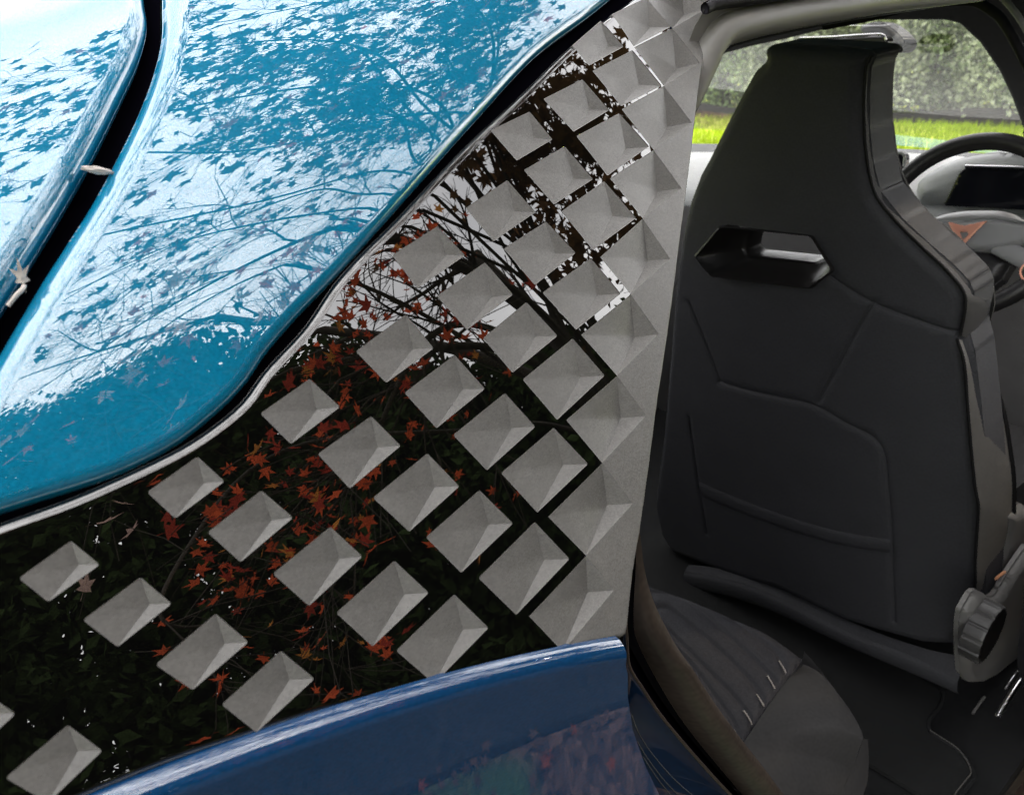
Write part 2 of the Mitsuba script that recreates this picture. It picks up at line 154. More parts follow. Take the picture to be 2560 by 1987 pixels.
# ---------------------------------------------------------------- helpers
DATA = {"tiles":{"b":[[0.19703,-0.33876],[0.21772,-0.37681],[0.19963,-0.38851],[0.18347,-0.34576],[0.20176,-0.37834]],"c":[[0.18015,-0.34665],[0.1978,-0.3958],[0.17281,-0.41116],[0.15655,-0.35957],[0.17551,-0.39372]],"d":[[0.16072,-0.29575],[0.17417,-0.33505],[0.15386,-0.3473],[0.1401,-0.3091],[0.15625,-0.33442]],"e":[[0.13752,-0.30975],[0.15205,-0.35539],[0.12945,-0.37072],[0.11232,-0.32248],[0.13068,-0.35354]],"f":[[0.14279,-0.24954],[0.15318,-0.28206],[0.13604,-0.29082],[0.12489,-0.2591],[0.13903,-0.28092]],"g":[[0.11955,-0.2614],[0.13179,-0.29784],[0.11103,-0.30999],[0.09874,-0.27302],[0.11374,-0.29872]],"h":[[0.09461,-0.27649],[0.10948,-0.31841],[0.08527,-0.33315],[0.07076,-0.28892],[0.08965,-0.3188]],"i":[[0.10264,-0.21621],[0.1149,-0.24831],[0.09592,-0.2587],[0.0839,-0.22539],[0.09884,-0.24817]],"j":[[0.0852,-0.16834],[0.09551,-0.19687],[0.07944,-0.20645],[0.06796,-0.17508],[0.08193,-0.19808]],"k":[[0.07955,-0.22977],[0.09029,-0.2636],[0.07101,-0.2761],[0.0583,-0.24085],[0.07341,-0.26508]],"l":[[0.06286,-0.18331],[0.07442,-0.21621],[0.05607,-0.22581],[0.04433,-0.19298],[0.05753,-0.21508]],"m":[[0.05383,-0.24384],[0.06676,-0.28538],[0.04435,-0.29792],[0.03127,-0.25719],[0.0471,-0.28404]],"n":[[0.04671,-0.13639],[0.05762,-0.16506],[0.03986,-0.17297],[0.03045,-0.14506],[0.0422,-0.16431]],"o":[[0.0388,-0.19983],[0.05104,-0.23213],[0.03079,-0.24416],[0.01925,-0.20959],[0.03351,-0.2331]],"p":[[0.02423,-0.15172],[0.03462,-0.18213],[0.01583,-0.19194],[0.00535,-0.1611],[0.01868,-0.18228]],"q":[[0.01488,-0.2139],[0.02762,-0.25316],[0.00458,-0.26609],[-0.00886,-0.22612],[0.00769,-0.25289]],"r":[[0.00031,-0.16792],[0.0113,-0.20178],[-0.00841,-0.21242],[-0.01968,-0.17879],[-0.00532,-0.20144]],"s":[[0.01025,-0.10685],[0.0187,-0.13375],[0.00299,-0.14233],[-0.00704,-0.11501],[0.00535,-0.13328]],"t":[[-0.023,-0.18551],[-0.01172,-0.22272],[-0.03441,-0.23639],[-0.04627,-0.19792],[-0.03058,-0.22397]],"u":[[-0.01368,-0.12315],[-0.00362,-0.15307],[-0.02191,-0.16302],[-0.03213,-0.13375],[-0.0186,-0.15301]],"v":[[-0.03696,-0.14011],[-0.02658,-0.17199],[-0.04631,-0.18356],[-0.05694,-0.15087],[-0.04294,-0.17306]],"w":[[-0.06203,-0.15801],[-0.04962,-0.19506],[-0.07254,-0.20781],[-0.08442,-0.17068],[-0.06847,-0.19618]],"x":[[-0.05089,-0.09443],[-0.04082,-0.12366],[-0.05889,-0.13392],[-0.06899,-0.1042],[-0.0558,-0.12466]],"y":[[-0.07463,-0.11283],[-0.06391,-0.14469],[-0.08378,-0.1557],[-0.09402,-0.1241],[-0.08024,-0.14545]],"z1":[[0.00096,-0.00035],[0.00742,-0.01745],[-0.00344,-0.02346],[-0.00954,-0.00614],[-0.00118,-0.0177]],"z2":[[-0.01911,-0.01378],[-0.01208,-0.03396],[-0.02459,-0.04077],[-0.03177,-0.02106],[-0.02222,-0.0344]],"z3":[[-0.04229,-0.03014],[-0.03358,-0.0533],[-0.04782,-0.06097],[-0.05555,-0.03871],[-0.04529,-0.05361]],"z4":[[-0.06447,-0.04609],[-0.05554,-0.07074],[-0.0706,-0.07933],[-0.07916,-0.05427],[-0.0674,-0.07119]],"z5":[[-0.00497,-0.05896],[0.0035,-0.08179],[-0.01035,-0.09],[-0.01937,-0.06665],[-0.00871,-0.08262]],"z6":[[-0.02769,-0.07628],[-0.01866,-0.1027],[-0.03436,-0.11145],[-0.04426,-0.08541],[-0.03219,-0.10315]],"z8":[[-0.05711,0.0187],[-0.04945,-0.00105],[-0.06192,-0.00796],[-0.06997,0.0102],[-0.05917,-0.00156]],"aa":[[0.03196,-0.09041],[0.04028,-0.11365],[0.0259,-0.12214],[0.01713,-0.09795],[0.02763,-0.11329]],"ab":[[0.01559,-0.04413],[0.02272,-0.06378],[0.01095,-0.07017],[0.00353,-0.05016],[0.01256,-0.06338]],"c1b":[[0.02815,-0.25936],[0.04267,-0.30533],[0.0173,-0.31657],[0.00258,-0.27466],[0.01972,-0.30408]],"c1c":[[-0.01035,-0.23155],[0.0023,-0.27388],[-0.02271,-0.28571],[-0.03674,-0.24537],[-0.01941,-0.27326]],"c1d":[[-0.05009,-0.20304],[-0.03658,-0.24486],[-0.0619,-0.25689],[-0.07429,-0.21757],[-0.05822,-0.2455]],"c1e":[[-0.08761,-0.17683],[-0.07509,-0.21767],[-0.09636,-0.22799],[-0.10961,-0.18859],[-0.09279,-0.21666]],"c1f":[[0.20015,-0.39937],[0.22032,-0.45604],[0.19453,-0.47251],[0.17296,-0.41349],[0.19389,-0.45248]],"c1g":[[0.15455,-0.35879],[0.17236,-0.41335],[0.14652,-0.42784],[0.12713,-0.37402],[0.1475,-0.41089]],"c1h":[[0.11061,-0.3236],[0.12694,-0.37338],[0.10064,-0.38654],[0.08443,-0.33829],[0.1029,-0.372]],"c1a":[[0.06632,-0.29229],[0.08434,-0.33851],[0.05774,-0.34963],[0.04263,-0.30548],[0.06096,-0.33771]],"a":[[0.22405,-0.39154],[0.24334,-0.44183],[0.22211,-0.45623],[0.20075,-0.39898],[0.22251,-0.43697]],"c1i":[[0.24625,-0.43961],[0.27692,-0.51142],[0.24756,-0.52425],[0.22123,-0.45724],[0.24601,-0.50349]],"z9":[[-0.03789,0.03243],[-0.0307,0.01651],[-0.0396,0.01115],[-0.04735,0.02695],[-0.03758,0.01584]]},"trim_front":[[0.28771,-0.57068],[0.25857,-0.5403],[0.21572,-0.49788],[0.17519,-0.45899],[0.1455,-0.43243],[0.10937,-0.40137],[0.06578,-0.36509],[-0.02022,-0.29744],[-0.07684,-0.25708],[-0.09388,-0.24413],[-0.11688,-0.23032],[-0.11937,-0.22759],[-0.11947,-0.22439]],"trim_bot":[[-0.10972,-0.18873],[-0.10008,-0.14956],[-0.09254,-0.11792],[-0.08726,-0.09273],[-0.08363,-0.07731],[-0.07987,-0.05391],[-0.07615,-0.02905],[-0.07471,-0.01349],[-0.07396,-0.00163],[-0.07321,0.02426],[-0.07372,0.03996]],"trim_top":[[0.01839,0.01671],[0.01999,-0.0001],[0.02126,-0.0198],[0.0243,-0.04163],[0.02785,-0.05966],[0.03314,-0.07513],[0.03827,-0.08559],[0.04746,-0.0971],[0.06149,-0.11905],[0.07839,-0.13951],[0.10406,-0.18115],[0.13536,-0.23147],[0.1616,-0.2779],[0.19629,-0.33742],[0.21645,-0.37674],[0.23905,-0.42275],[0.26938,-0.48453]],"seam":[[0.02151,0.01558],[0.02334,-0.00131],[0.02422,-0.03136],[0.02792,-0.05456],[0.03619,-0.07514],[0.04453,-0.08929],[0.05477,-0.1013],[0.06655,-0.11829],[0.07811,-0.13695],[0.1042,-0.1767],[0.14831,-0.24299],[0.19236,-0.31178],[0.22558,-0.37685],[0.26019,-0.44093]],"gapR":[[0.28975,-0.14651],[0.2544,-0.13187],[0.23048,-0.12234],[0.20493,-0.10963],[0.17908,-0.09426],[0.14946,-0.07367],[0.13113,-0.05965],[0.11496,-0.0459],[0.10323,-0.03569],[0.08691,-0.0223],[0.06582,-0.00507],[0.04886,0.00914]],"gapL":[[0.29556,-0.13881],[0.25751,-0.12483],[0.24027,-0.11924],[0.21294,-0.10573],[0.18521,-0.08804],[0.15377,-0.06658],[0.12776,-0.04689],[0.10934,-0.03199],[0.09368,-0.0192],[0.07614,-0.00535],[0.06192,0.00598]],"blue_far":[[0.26264,-0.44038],[0.2573,-0.30734],[0.26574,-0.21481],[0.28975,-0.14651]],"gate_far":[[0.29556,-0.13881],[0.33771,-0.11104],[0.35391,-0.05344],[0.18725,-0.02184],[0.1081,-0.00481],[0.06192,0.00598]],"crease":[[0.2273,0.1886,1.1023],[0.2087,0.1909,1.1067],[0.1691,0.1961,1.1153],[0.1366,0.2011,1.1225],[0.114,0.2045,1.1267],[0.09,0.2082,1.1305],[0.068,0.2117,1.1338],[0.0488,0.2146,1.1359],[0.0283,0.2173,1.137],[0.0173,0.2186,1.1371],[-0.0012,0.2208,1.1372],[-0.0175,0.2225,1.1364],[-0.0329,0.2241,1.1354]],"body_edge":[[0.2308,0.1888,1.1003],[0.2379,0.1915,1.0589],[0.2458,0.1933,1.0338],[0.2618,0.1961,0.994],[0.2854,0.2,0.9414],[0.3194,0.2049,0.8768]],"flange_r":[[0.2856,0.235,1.1336],[0.292,0.235,1.1103],[0.2964,0.235,1.0913],[0.3025,0.235,1.0719],[0.3152,0.235,1.0405],[0.3324,0.235,1.0056],[0.3525,0.235,0.9723],[0.3842,0.235,0.9245],[0.4263,0.235,0.8637],[0.469,0.235,0.8028],[0.5305,0.235,0.7133],[0.6146,0.235,0.5981]],"flange_l":[[0.2821,0.235,1.135],[0.2877,0.235,1.1122],[0.29,0.235,1.0886],[0.2907,0.235,1.0658],[0.2928,0.235,1.0438],[0.2998,0.235,1.0258],[0.3095,0.235,1.0068],[0.3218,0.235,0.9841],[0.3414,0.235,0.9495],[0.3701,0.235,0.9032],[0.405,0.235,0.8504],[0.4587,0.235,0.7706],[0.516,0.235,0.6867]],"jamb":[[0.2703,0.225,1.0847],[0.2717,0.225,1.0679],[0.2742,0.225,1.0523],[0.2766,0.225,1.0362],[0.2939,0.225,1.0023],[0.3093,0.225,0.9758],[0.3344,0.225,0.9367],[0.3674,0.225,0.8872],[0.394,0.225,0.848],[0.4204,0.225,0.8097],[0.4791,0.225,0.7237]],"seat_back":[[1.0264,0.5254,1.3554],[1.0257,0.5315,1.3605],[1.0253,0.5572,1.364],[1.025,0.6037,1.3661],[1.0247,0.6532,1.3688],[1.0249,0.679,1.3675],[1.0254,0.6872,1.3633],[1.0263,0.6875,1.3559],[1.0272,0.6843,1.3485],[1.029,0.7039,1.3342],[1.0323,0.722,1.3071],[1.037,0.7466,1.269],[1.0416,0.7698,1.2311],[1.0452,0.7881,1.2018],[1.0487,0.8072,1.1739],[1.0547,0.8305,1.125],[1.062,0.8481,1.0654],[1.0716,0.863,0.9873],[1.0914,0.8788,0.8259],[1.1143,0.8992,0.6394],[1.1395,0.9318,0.434],[1.1484,0.9066,0.3618],[1.1511,0.8648,0.3395],[1.1482,0.7998,0.363],[1.1392,0.5777,0.4367],[1.1383,0.4513,0.444],[1.1351,0.3279,0.4697],[1.1322,0.2831,0.4934],[1.1254,0.2684,0.5491],[1.1207,0.2673,0.5872],[1.1157,0.272,0.6276],[1.097,0.2949,0.78],[1.0893,0.3094,0.8426],[1.0791,0.3308,0.9258],[1.0713,0.3483,0.9893],[1.0678,0.3606,1.018],[1.0645,0.3601,1.045],[1.0615,0.3628,1.0694],[1.0598,0.3709,1.0833],[1.0587,0.3806,1.0923],[1.0572,0.395,1.1042],[1.0547,0.4257,1.125],[1.0511,0.4649,1.1539],[1.0471,0.4987,1.1866],[1.0425,0.5138,1.2239],[1.0374,0.5237,1.2651],[1.0313,0.5301,1.3155],[1.0281,0.5311,1.3409]],"seat_grooves":[[[1.0624,0.5442,1.0621],[1.0655,0.4788,1.037],[1.0672,0.4008,1.0225],[1.0679,0.3615,1.0173]],[[1.0655,0.4788,1.037],[1.0721,0.4991,0.9832],[1.0798,0.5203,0.9199],[1.0879,0.5436,0.8543]],[[1.092,0.7385,0.8209],[1.0917,0.7071,0.8234],[1.0898,0.6134,0.8385],[1.0888,0.5514,0.8469],[1.0904,0.4941,0.8342],[1.0913,0.4534,0.8267],[1.0935,0.4341,0.8083],[1.1009,0.4194,0.7487],[1.1064,0.4094,0.7039],[1.123,0.3874,0.5686],[1.1318,0.3756,0.4968]],[[1.0763,0.8197,0.9485],[1.0832,0.7803,0.8925],[1.0916,0.7386,0.8242]],[[1.1052,0.8148,0.7133],[1.1209,0.7865,0.5852],[1.1353,0.7572,0.4683]]],"pocket_band":[[[1.1212,0.7827,0.5831],[1.1175,0.5921,0.613],[1.1158,0.5084,0.6268],[1.1138,0.4428,0.6433],[1.1121,0.4018,0.6571]],[[1.1248,0.7694,0.5541],[1.121,0.5899,0.585],[1.1191,0.5055,0.6002],[1.1169,0.4395,0.618],[1.1153,0.3981,0.6311]]],"seat_bottom":[[1.1482,0.7998,0.363],[1.1392,0.5777,0.4367],[1.1383,0.4513,0.444],[1.1351,0.3279,0.4697],[1.1319,0.2671,0.4957]],"seat_roll":[[[1.1485,0.795,0.361],[1.14,0.5772,0.4303],[1.1388,0.4508,0.44],[1.1358,0.3271,0.4642],[1.1348,0.2602,0.4722]],[[1.1533,0.7845,0.3219],[1.1448,0.574,0.3911],[1.1427,0.447,0.4075],[1.1401,0.3216,0.4287],[1.1389,0.2544,0.4389]]],"bol_up":[[[1.0264,0.5254,1.3554],[1.0281,0.5311,1.3409],[1.0313,0.5301,1.3155],[1.0374,0.5237,1.2651],[1.0425,0.5138,1.2239],[1.0471,0.4987,1.1866],[1.0511,0.4649,1.1539],[1.0547,0.4257,1.125],[1.0572,0.395,1.1042],[1.0587,0.3806,1.0923],[1.0598,0.3709,1.0833],[1.0615,0.3628,1.0694],[1.0645,0.3601,1.045],[1.0678,0.3606,1.018]],[[1.1279,0.5656,1.3487],[1.1304,0.5571,1.3289],[1.1337,0.5475,1.3015],[1.1377,0.5359,1.2695],[1.1425,0.5245,1.2303],[1.1446,0.5172,1.2129],[1.1478,0.5017,1.187],[1.1523,0.4636,1.1503],[1.1548,0.429,1.1301],[1.1576,0.401,1.107],[1.16,0.3825,1.0872],[1.1604,0.3787,1.084],[1.163,0.3663,1.063],[1.1658,0.3614,1.04],[1.1695,0.3618,1.0103],[1.1719,0.3621,0.9906]]],"bol_lo":[[[1.0732,0.3621,1.0147],[1.0765,0.349,0.9878],[1.0844,0.3324,0.9237],[1.0947,0.311,0.8401],[1.0998,0.2991,0.7985],[1.1021,0.2923,0.7792],[1.1041,0.2899,0.7635],[1.1135,0.2796,0.6866],[1.1194,0.2722,0.639],[1.1212,0.2733,0.624]],[[1.1931,0.3682,0.982],[1.1958,0.3601,0.9599],[1.2001,0.3446,0.9249],[1.2059,0.3224,0.8782],[1.2119,0.305,0.8287],[1.2182,0.2893,0.7773],[1.2233,0.2811,0.736],[1.2278,0.2757,0.6998],[1.2348,0.2762,0.6423],[1.2415,0.2793,0.5882],[1.2453,0.2858,0.557]]],"handle":[[[1.0639,0.7825,1.0498],[1.057,0.7367,1.1063],[1.0555,0.5787,1.118],[1.0611,0.5401,1.0722],[1.0611,0.5427,1.0724],[1.0651,0.5762,1.0398],[1.0674,0.7495,1.0215],[1.0654,0.7703,1.0373]],[[1.062,0.7088,1.0651],[1.0603,0.707,1.079],[1.0576,0.6975,1.1007],[1.057,0.6872,1.1058],[1.056,0.5822,1.1137],[1.0565,0.5778,1.1095],[1.0607,0.5731,1.0755],[1.0619,0.5896,1.0659],[1.0631,0.6996,1.0559]]],"mirror":[[1.55,0.941,1.3851],[1.55,0.8762,1.3862],[1.55,0.7777,1.3898],[1.55,0.768,1.3874],[1.55,0.7637,1.3798],[1.55,0.7666,1.3632],[1.55,0.7768,1.349],[1.55,0.7924,1.3463],[1.55,0.8692,1.3472],[1.55,0.9288,1.3524],[1.55,0.9426,1.3746]],"mirror_house":[[1.6,0.8317,1.4165],[1.6,0.8117,1.4134],[1.6,0.787,1.3999],[1.6,0.7622,1.3802],[1.6,0.7642,1.3659],[1.6,0.773,1.3594],[1.6,0.7937,1.3602],[1.6,0.8388,1.3742],[1.6,0.8604,1.4066]],"header":[[1.6108,1.2312,1.3383],[1.592,1.1882,1.3467],[1.5379,1.0322,1.3708],[1.5201,0.9688,1.3788],[1.4996,0.9046,1.3879],[1.475,0.8363,1.3989],[1.4562,0.7812,1.4072],[1.4531,0.7412,1.4086],[1.4591,0.6288,1.4059],[1.4695,0.6119,1.4013],[1.532,0.5984,1.3734],[1.6325,0.5942,1.3287],[1.7493,0.601,1.2766],[1.8994,0.6154,1.2097],[2.0773,0.6325,1.1303],[2.0567,0.5546,1.1396],[1.3919,0.433,1.4359],[1.333,1.0369,1.4622]],"rail1":[[0.4719,0.385,1.3089],[0.4861,0.385,1.3249],[0.4962,0.385,1.3391],[0.5055,0.385,1.3532],[0.514,0.385,1.3663],[0.527,0.385,1.375],[0.5487,0.385,1.3794],[0.618,0.385,1.3889],[0.6972,0.385,1.3977],[0.7749,0.385,1.4054],[0.8799,0.385,1.4139],[0.9663,0.385,1.4209]],"rail_line":[[0.4908,0.4,1.3026],[0.5114,0.4,1.3233],[0.5279,0.4,1.3476],[0.5391,0.4,1.3592],[0.553,0.4,1.3672],[0.5754,0.4,1.3739],[0.6437,0.4,1.3839],[0.7263,0.4,1.3937],[0.8675,0.4,1.4075],[0.9507,0.4,1.4154]],"roofedge":[[0.4902,0.375,1.388],[0.4983,0.375,1.3903],[0.5496,0.375,1.3962],[0.6298,0.375,1.4049],[0.7234,0.375,1.4146]],"apillar_edge":[[0.7403,0.27,1.3991],[0.7693,0.27,1.3909],[0.8026,0.27,1.38]],"frame_bead":[[1.2,0.6931,1.3969],[1.2,0.6084,1.4095],[1.2,0.5379,1.4211],[1.2,0.4916,1.4221],[1.2,0.4535,1.4057],[1.2,0.4248,1.3753],[1.2,0.3971,1.3377],[1.2,0.3719,1.3004]],"frame_edge":[[1.1,0.4262,1.4282],[1.1,0.3968,1.4047],[1.1,0.3792,1.3845],[1.1,0.3567,1.3525]],"cowl":[[2.1,1.715,1.0882],[2.1,1.5593,1.099],[2.1,0.9649,1.1339],[2.1,0.8744,1.1378],[2.1,0.6635,1.1422],[2.1,0.5406,1.1469]],"cowl2":[[2.02,1.647,1.0728],[2.02,1.5079,1.0839],[2.02,0.8967,1.1352],[2.02,0.8251,1.1372],[2.02,0.6356,1.1395],[2.02,0.5169,1.1431]],"screen":[[1.8,0.8732,1.1565],[1.8,0.807,1.1583],[1.8,0.7986,1.1527],[1.8,0.7963,1.1306],[1.8,0.8022,1.1187],[1.8,0.8655,1.1171]],"wheel_c":[1.52,0.5391,1.0706],"wheel_rim":[[1.5473,0.6832,1.1352],[1.5592,0.6703,1.1632],[1.5667,0.6495,1.181],[1.5749,0.6194,1.2004],[1.5789,0.5841,1.21],[1.5807,0.5481,1.2142],[1.5801,0.5033,1.2128]],"emblem":[[[1.522,0.5712,1.0753],[1.5209,0.5423,1.0727],[1.5263,0.5106,1.0854],[1.5178,0.5209,1.0655],[1.5088,0.531,1.044],[1.5096,0.5418,1.046],[1.5164,0.5583,1.0622]],[[1.5162,0.5455,1.0616],[1.5175,0.5342,1.0646],[1.5152,0.529,1.0593],[1.5106,0.5352,1.0483]]],"hub_top":[[1.5321,0.6103,1.0755],[1.5382,0.5851,1.0899],[1.5426,0.5448,1.1004],[1.5447,0.4982,1.1054],[1.5437,0.4797,1.1031],[1.5408,0.4615,1.0961],[1.537,0.4337,1.0871]],"hub_mid":[[1.5207,0.6013,1.0722],[1.5243,0.5644,1.0807],[1.5275,0.5239,1.0884],[1.5293,0.4896,1.0927],[1.5291,0.4566,1.0921],[1.5282,0.4315,1.0899]],"hub_bot":[[1.5075,0.5428,1.0411],[1.5052,0.5247,1.0357],[1.5072,0.4962,1.0403],[1.5102,0.4722,1.0473],[1.515,0.4464,1.0589]],"cl_screen":[[1.72,0.6669,1.0755],[1.72,0.6518,1.14],[1.72,0.6417,1.1521],[1.72,0.5381,1.1597],[1.72,0.4378,1.1664],[1.72,0.4184,1.0914],[1.72,0.5197,1.0839],[1.72,0.6632,1.0723]],"cl_hood":[[1.74,0.7537,1.0995],[1.74,0.7405,1.1197],[1.74,0.7166,1.139],[1.74,0.6792,1.1606],[1.74,0.6387,1.173],[1.74,0.5986,1.1794],[1.74,0.5484,1.1742],[1.74,0.4412,1.1577],[1.74,0.418,1.0684],[1.74,0.6557,1.0547],[1.74,0.6756,1.0628],[1.74,0.7419,1.0503]],"side_panel":[[1.0234,0.245,0.654],[1.0354,0.245,0.666],[1.0536,0.245,0.6772],[1.0866,0.245,0.6605],[1.144,0.245,0.6168],[1.1822,0.245,0.6064],[1.1995,0.245,0.6285],[1.2405,0.245,0.6457],[1.2792,0.245,0.6589],[1.5,0.245,0.367],[1.4508,0.245,0.332],[1.4033,0.245,0.3484],[1.2561,0.245,0.3877],[1.1334,0.245,0.4624],[1.0596,0.245,0.581]],"knob":[[1.0657,0.222,0.614],[1.0222,0.222,0.6831],[1.1166,0.222,0.5855]],"knob_back":[[1.1233,0.247,0.5556]],"cush_side":[[1.1876,0.27,0.5947],[1.2211,0.27,0.6128],[1.2176,0.27,0.6579],[1.2097,0.27,0.7034],[1.1849,0.27,0.7399],[1.3234,0.27,0.7015],[1.4709,0.27,0.5064],[1.3045,0.27,0.5269],[1.2623,0.27,0.5385]],"piping":[[1.1709,0.262,0.6372],[1.2024,0.262,0.6327],[1.2463,0.262,0.621],[1.2975,0.262,0.6178],[1.3605,0.262,0.6201]],"strip":[[1.1413,0.2,0.4302],[1.1651,0.2,0.4433],[1.2202,0.2,0.4559]],"strip2":[[1.1839,0.24,0.3748],[1.2004,0.24,0.3801],[1.2245,0.24,0.3843]],"strip3":[[1.2469,0.22,0.4039],[1.2633,0.22,0.4108],[1.2894,0.22,0.4145]],"belt":[[0.8539,0.17,0.8739],[0.8807,0.17,0.822],[0.9102,0.17,0.777],[0.9385,0.17,0.7201],[0.9751,0.17,0.6599],[1.0498,0.17,0.5778],[1.1199,0.17,0.5058]],"rs_front":[[0.7343,0.7114,0.62],[0.7885,0.6138,0.62],[0.8116,0.551,0.62],[0.8269,0.4835,0.62],[0.8367,0.4291,0.62],[0.8307,0.3741,0.62]],"rs_seam":[[0.8269,0.3705,0.62],[0.7919,0.3642,0.62],[0.7066,0.3497,0.62],[0.6324,0.3355,0.62],[0.5553,0.3197,0.62],[0.4998,0.3086,0.62]],"rs_grooves":[[[0.7696,0.5902,0.62],[0.7941,0.5612,0.62],[0.7927,0.5228,0.62],[0.7796,0.4621,0.62],[0.7668,0.4118,0.62],[0.7532,0.3668,0.62]],[[0.7454,0.5625,0.62],[0.7598,0.5504,0.62],[0.7543,0.4932,0.62],[0.7393,0.4215,0.62],[0.7206,0.3695,0.62],[0.707,0.3513,0.62]],[[0.7247,0.533,0.62],[0.7168,0.4955,0.62],[0.703,0.4387,0.62],[0.6904,0.3868,0.62],[0.6697,0.3432,0.62]],[[0.708,0.5125,0.62],[0.6954,0.4628,0.62],[0.6742,0.4084,0.62],[0.6534,0.3606,0.62],[0.6347,0.3371,0.62]],[[0.8164,0.4792,0.62],[0.8071,0.4391,0.62],[0.803,0.4043,0.62],[0.7768,0.3682,0.62]]],"rs_stitch":[[[0.7844,0.3824,0.624],[0.7801,0.375,0.624],[0.772,0.3645,0.624]],[[0.7495,0.3771,0.624],[0.7452,0.3702,0.624],[0.7372,0.3584,0.624]],[[0.7114,0.368,0.624],[0.707,0.3598,0.624],[0.7015,0.3509,0.624]],[[0.6761,0.3626,0.624],[0.6718,0.3531,0.624],[0.6655,0.3436,0.624]],[[0.6417,0.3528,0.624],[0.637,0.3444,0.624],[0.6304,0.336,0.624]]],"rs_bol":[[[0.8509,0.3815,0.6],[0.838,0.3533,0.6],[0.8181,0.3182,0.6],[0.7956,0.281,0.6],[0.7697,0.2544,0.6]],[[0.8103,0.2678,0.56],[0.7514,0.2523,0.56],[0.71,0.2438,0.56],[0.6627,0.231,0.56]]],"rs_side":[[0.8502,0.2796,0.52],[0.8424,0.2725,0.52],[0.7675,0.2379,0.52],[0.7019,0.207,0.52]],"mat":[[1.233,0.3003,0.34],[1.1978,0.2908,0.34],[1.1556,0.2888,0.34],[1.1282,0.2714,0.34],[1.1262,0.2344,0.34],[1.1035,0.2004,0.34],[1.0886,0.1934,0.34],[1.0451,0.1939,0.34],[1.0015,0.1925,0.34]],"debris":[[0.0398,0.3225,1.2859],[0.0326,0.3162,1.2783],[0.0444,0.3241,1.2885],[0.0633,0.372,1.3269],[0.0779,0.3502,1.3173]]}

A_ = lambda k: np.array(DATA[k], float)
used = {}


def name(key):
    n = used.get(key, -1) + 1
    used[key] = n
    return key if n == 0 else f'{key}_{n:03d}'


def add(key, mesh, bsdf, smooth=35, **lab):
    key = name(key)
    if 'vn' in mesh.metadata:
        scene[key] = {'type': 'ply', 'filename': meshkit.write_ply(mesh, normals=mesh.metadata['vn']), 'face_normals': False, 'bsdf': {'type': 'ref', 'id': bsdf}}
    else:
        scene[key] = mikit.ply(mesh, bsdf, smooth=smooth)
    if lab:
        labels[key] = {k: v for k, v in lab.items()}
    return key


def unit(v):
    v = np.asarray(v, float)
    return v / np.linalg.norm(v, axis=-1, keepdims=True)


def spline(P, n):
    P = np.asarray(P, float)
    t = np.r_[0, np.cumsum(np.linalg.norm(np.diff(P, axis=0), axis=1))]
    return PchipInterpolator(t, P)(np.linspace(0, t[-1], n))


def lerpline(P, n):
    P = np.asarray(P, float)
    t = np.r_[0, np.cumsum(np.linalg.norm(np.diff(P, axis=0), axis=1))]
    s = np.linspace(0, t[-1], n)
    return np.stack([np.interp(s, t, P[:, k]) for k in range(P.shape[1])], 1)


def grid_mesh(G, closed_v=False, closed_u=False):
    G = np.asarray(G, float)
    n, m = G.shape[:2]
    I = np.arange(n * m).reshape(n, m)
    if closed_u:
        I = np.vstack([I, I[:1]])
    if closed_v:
        I = np.hstack([I, I[:, :1]])
    a, b, c, d = I[:-1, :-1].ravel(), I[:-1, 1:].ravel(), I[1:, 1:].ravel(), I[1:, :-1].ravel()
    return trimesh.Trimesh(G.reshape(-1, 3), np.vstack([np.c_[a, b, c], np.c_[a, c, d]]), process=False)


def cat(ms):
    return trimesh.util.concatenate(ms)


def ruled(Pa, Pb, n=60, m=8, bulge=None, power=1.0, smoothit=True):
    f = spline if smoothit else lerpline
    a, b = f(Pa, n), f(Pb, n)
    s = np.linspace(0, 1, m)[None, :, None]
    G = a[:, None] * (1 - s) + b[:, None] * s
    if bulge is not None:
        G = G + np.sqrt(np.maximum(1 - (2 * s - 1) ** 2, 0)) ** power * np.asarray(bulge)
    return grid_mesh(G)


def tube(P, r, k=10, ref=None, r2=None, caps=True):
    P = np.asarray(P, float)
    r = np.broadcast_to(np.asarray(r, float), (len(P),))
    r2 = r if r2 is None else np.broadcast_to(np.asarray(r2, float), (len(P),))
    t = unit(np.gradient(P, axis=0))
    ref = np.array([0.3, 0.2, 0.93]) if ref is None else np.asarray(ref, float)
    u = unit(np.cross(t, ref))
    v = np.cross(u, t)
    a = np.linspace(0, 2 * np.pi, k, endpoint=False)
    G = P[:, None] + (r[:, None] * np.cos(a))[..., None] * u[:, None] + (r2[:, None] * np.sin(a))[..., None] * v[:, None]
    m = grid_mesh(G, closed_v=True)
    if caps:
        n = len(P)
        V = np.vstack([m.vertices, P[:1], P[-1:]])
        i = np.arange(k)
        F = np.vstack([m.faces, np.c_[i, (i + 1) % k, np.full(k, n * k)], np.c_[(n - 1) * k + (i + 1) % k, (n - 1) * k + i, np.full(k, n * k + 1)]])
        m = trimesh.Trimesh(V, F, process=False)
    return m


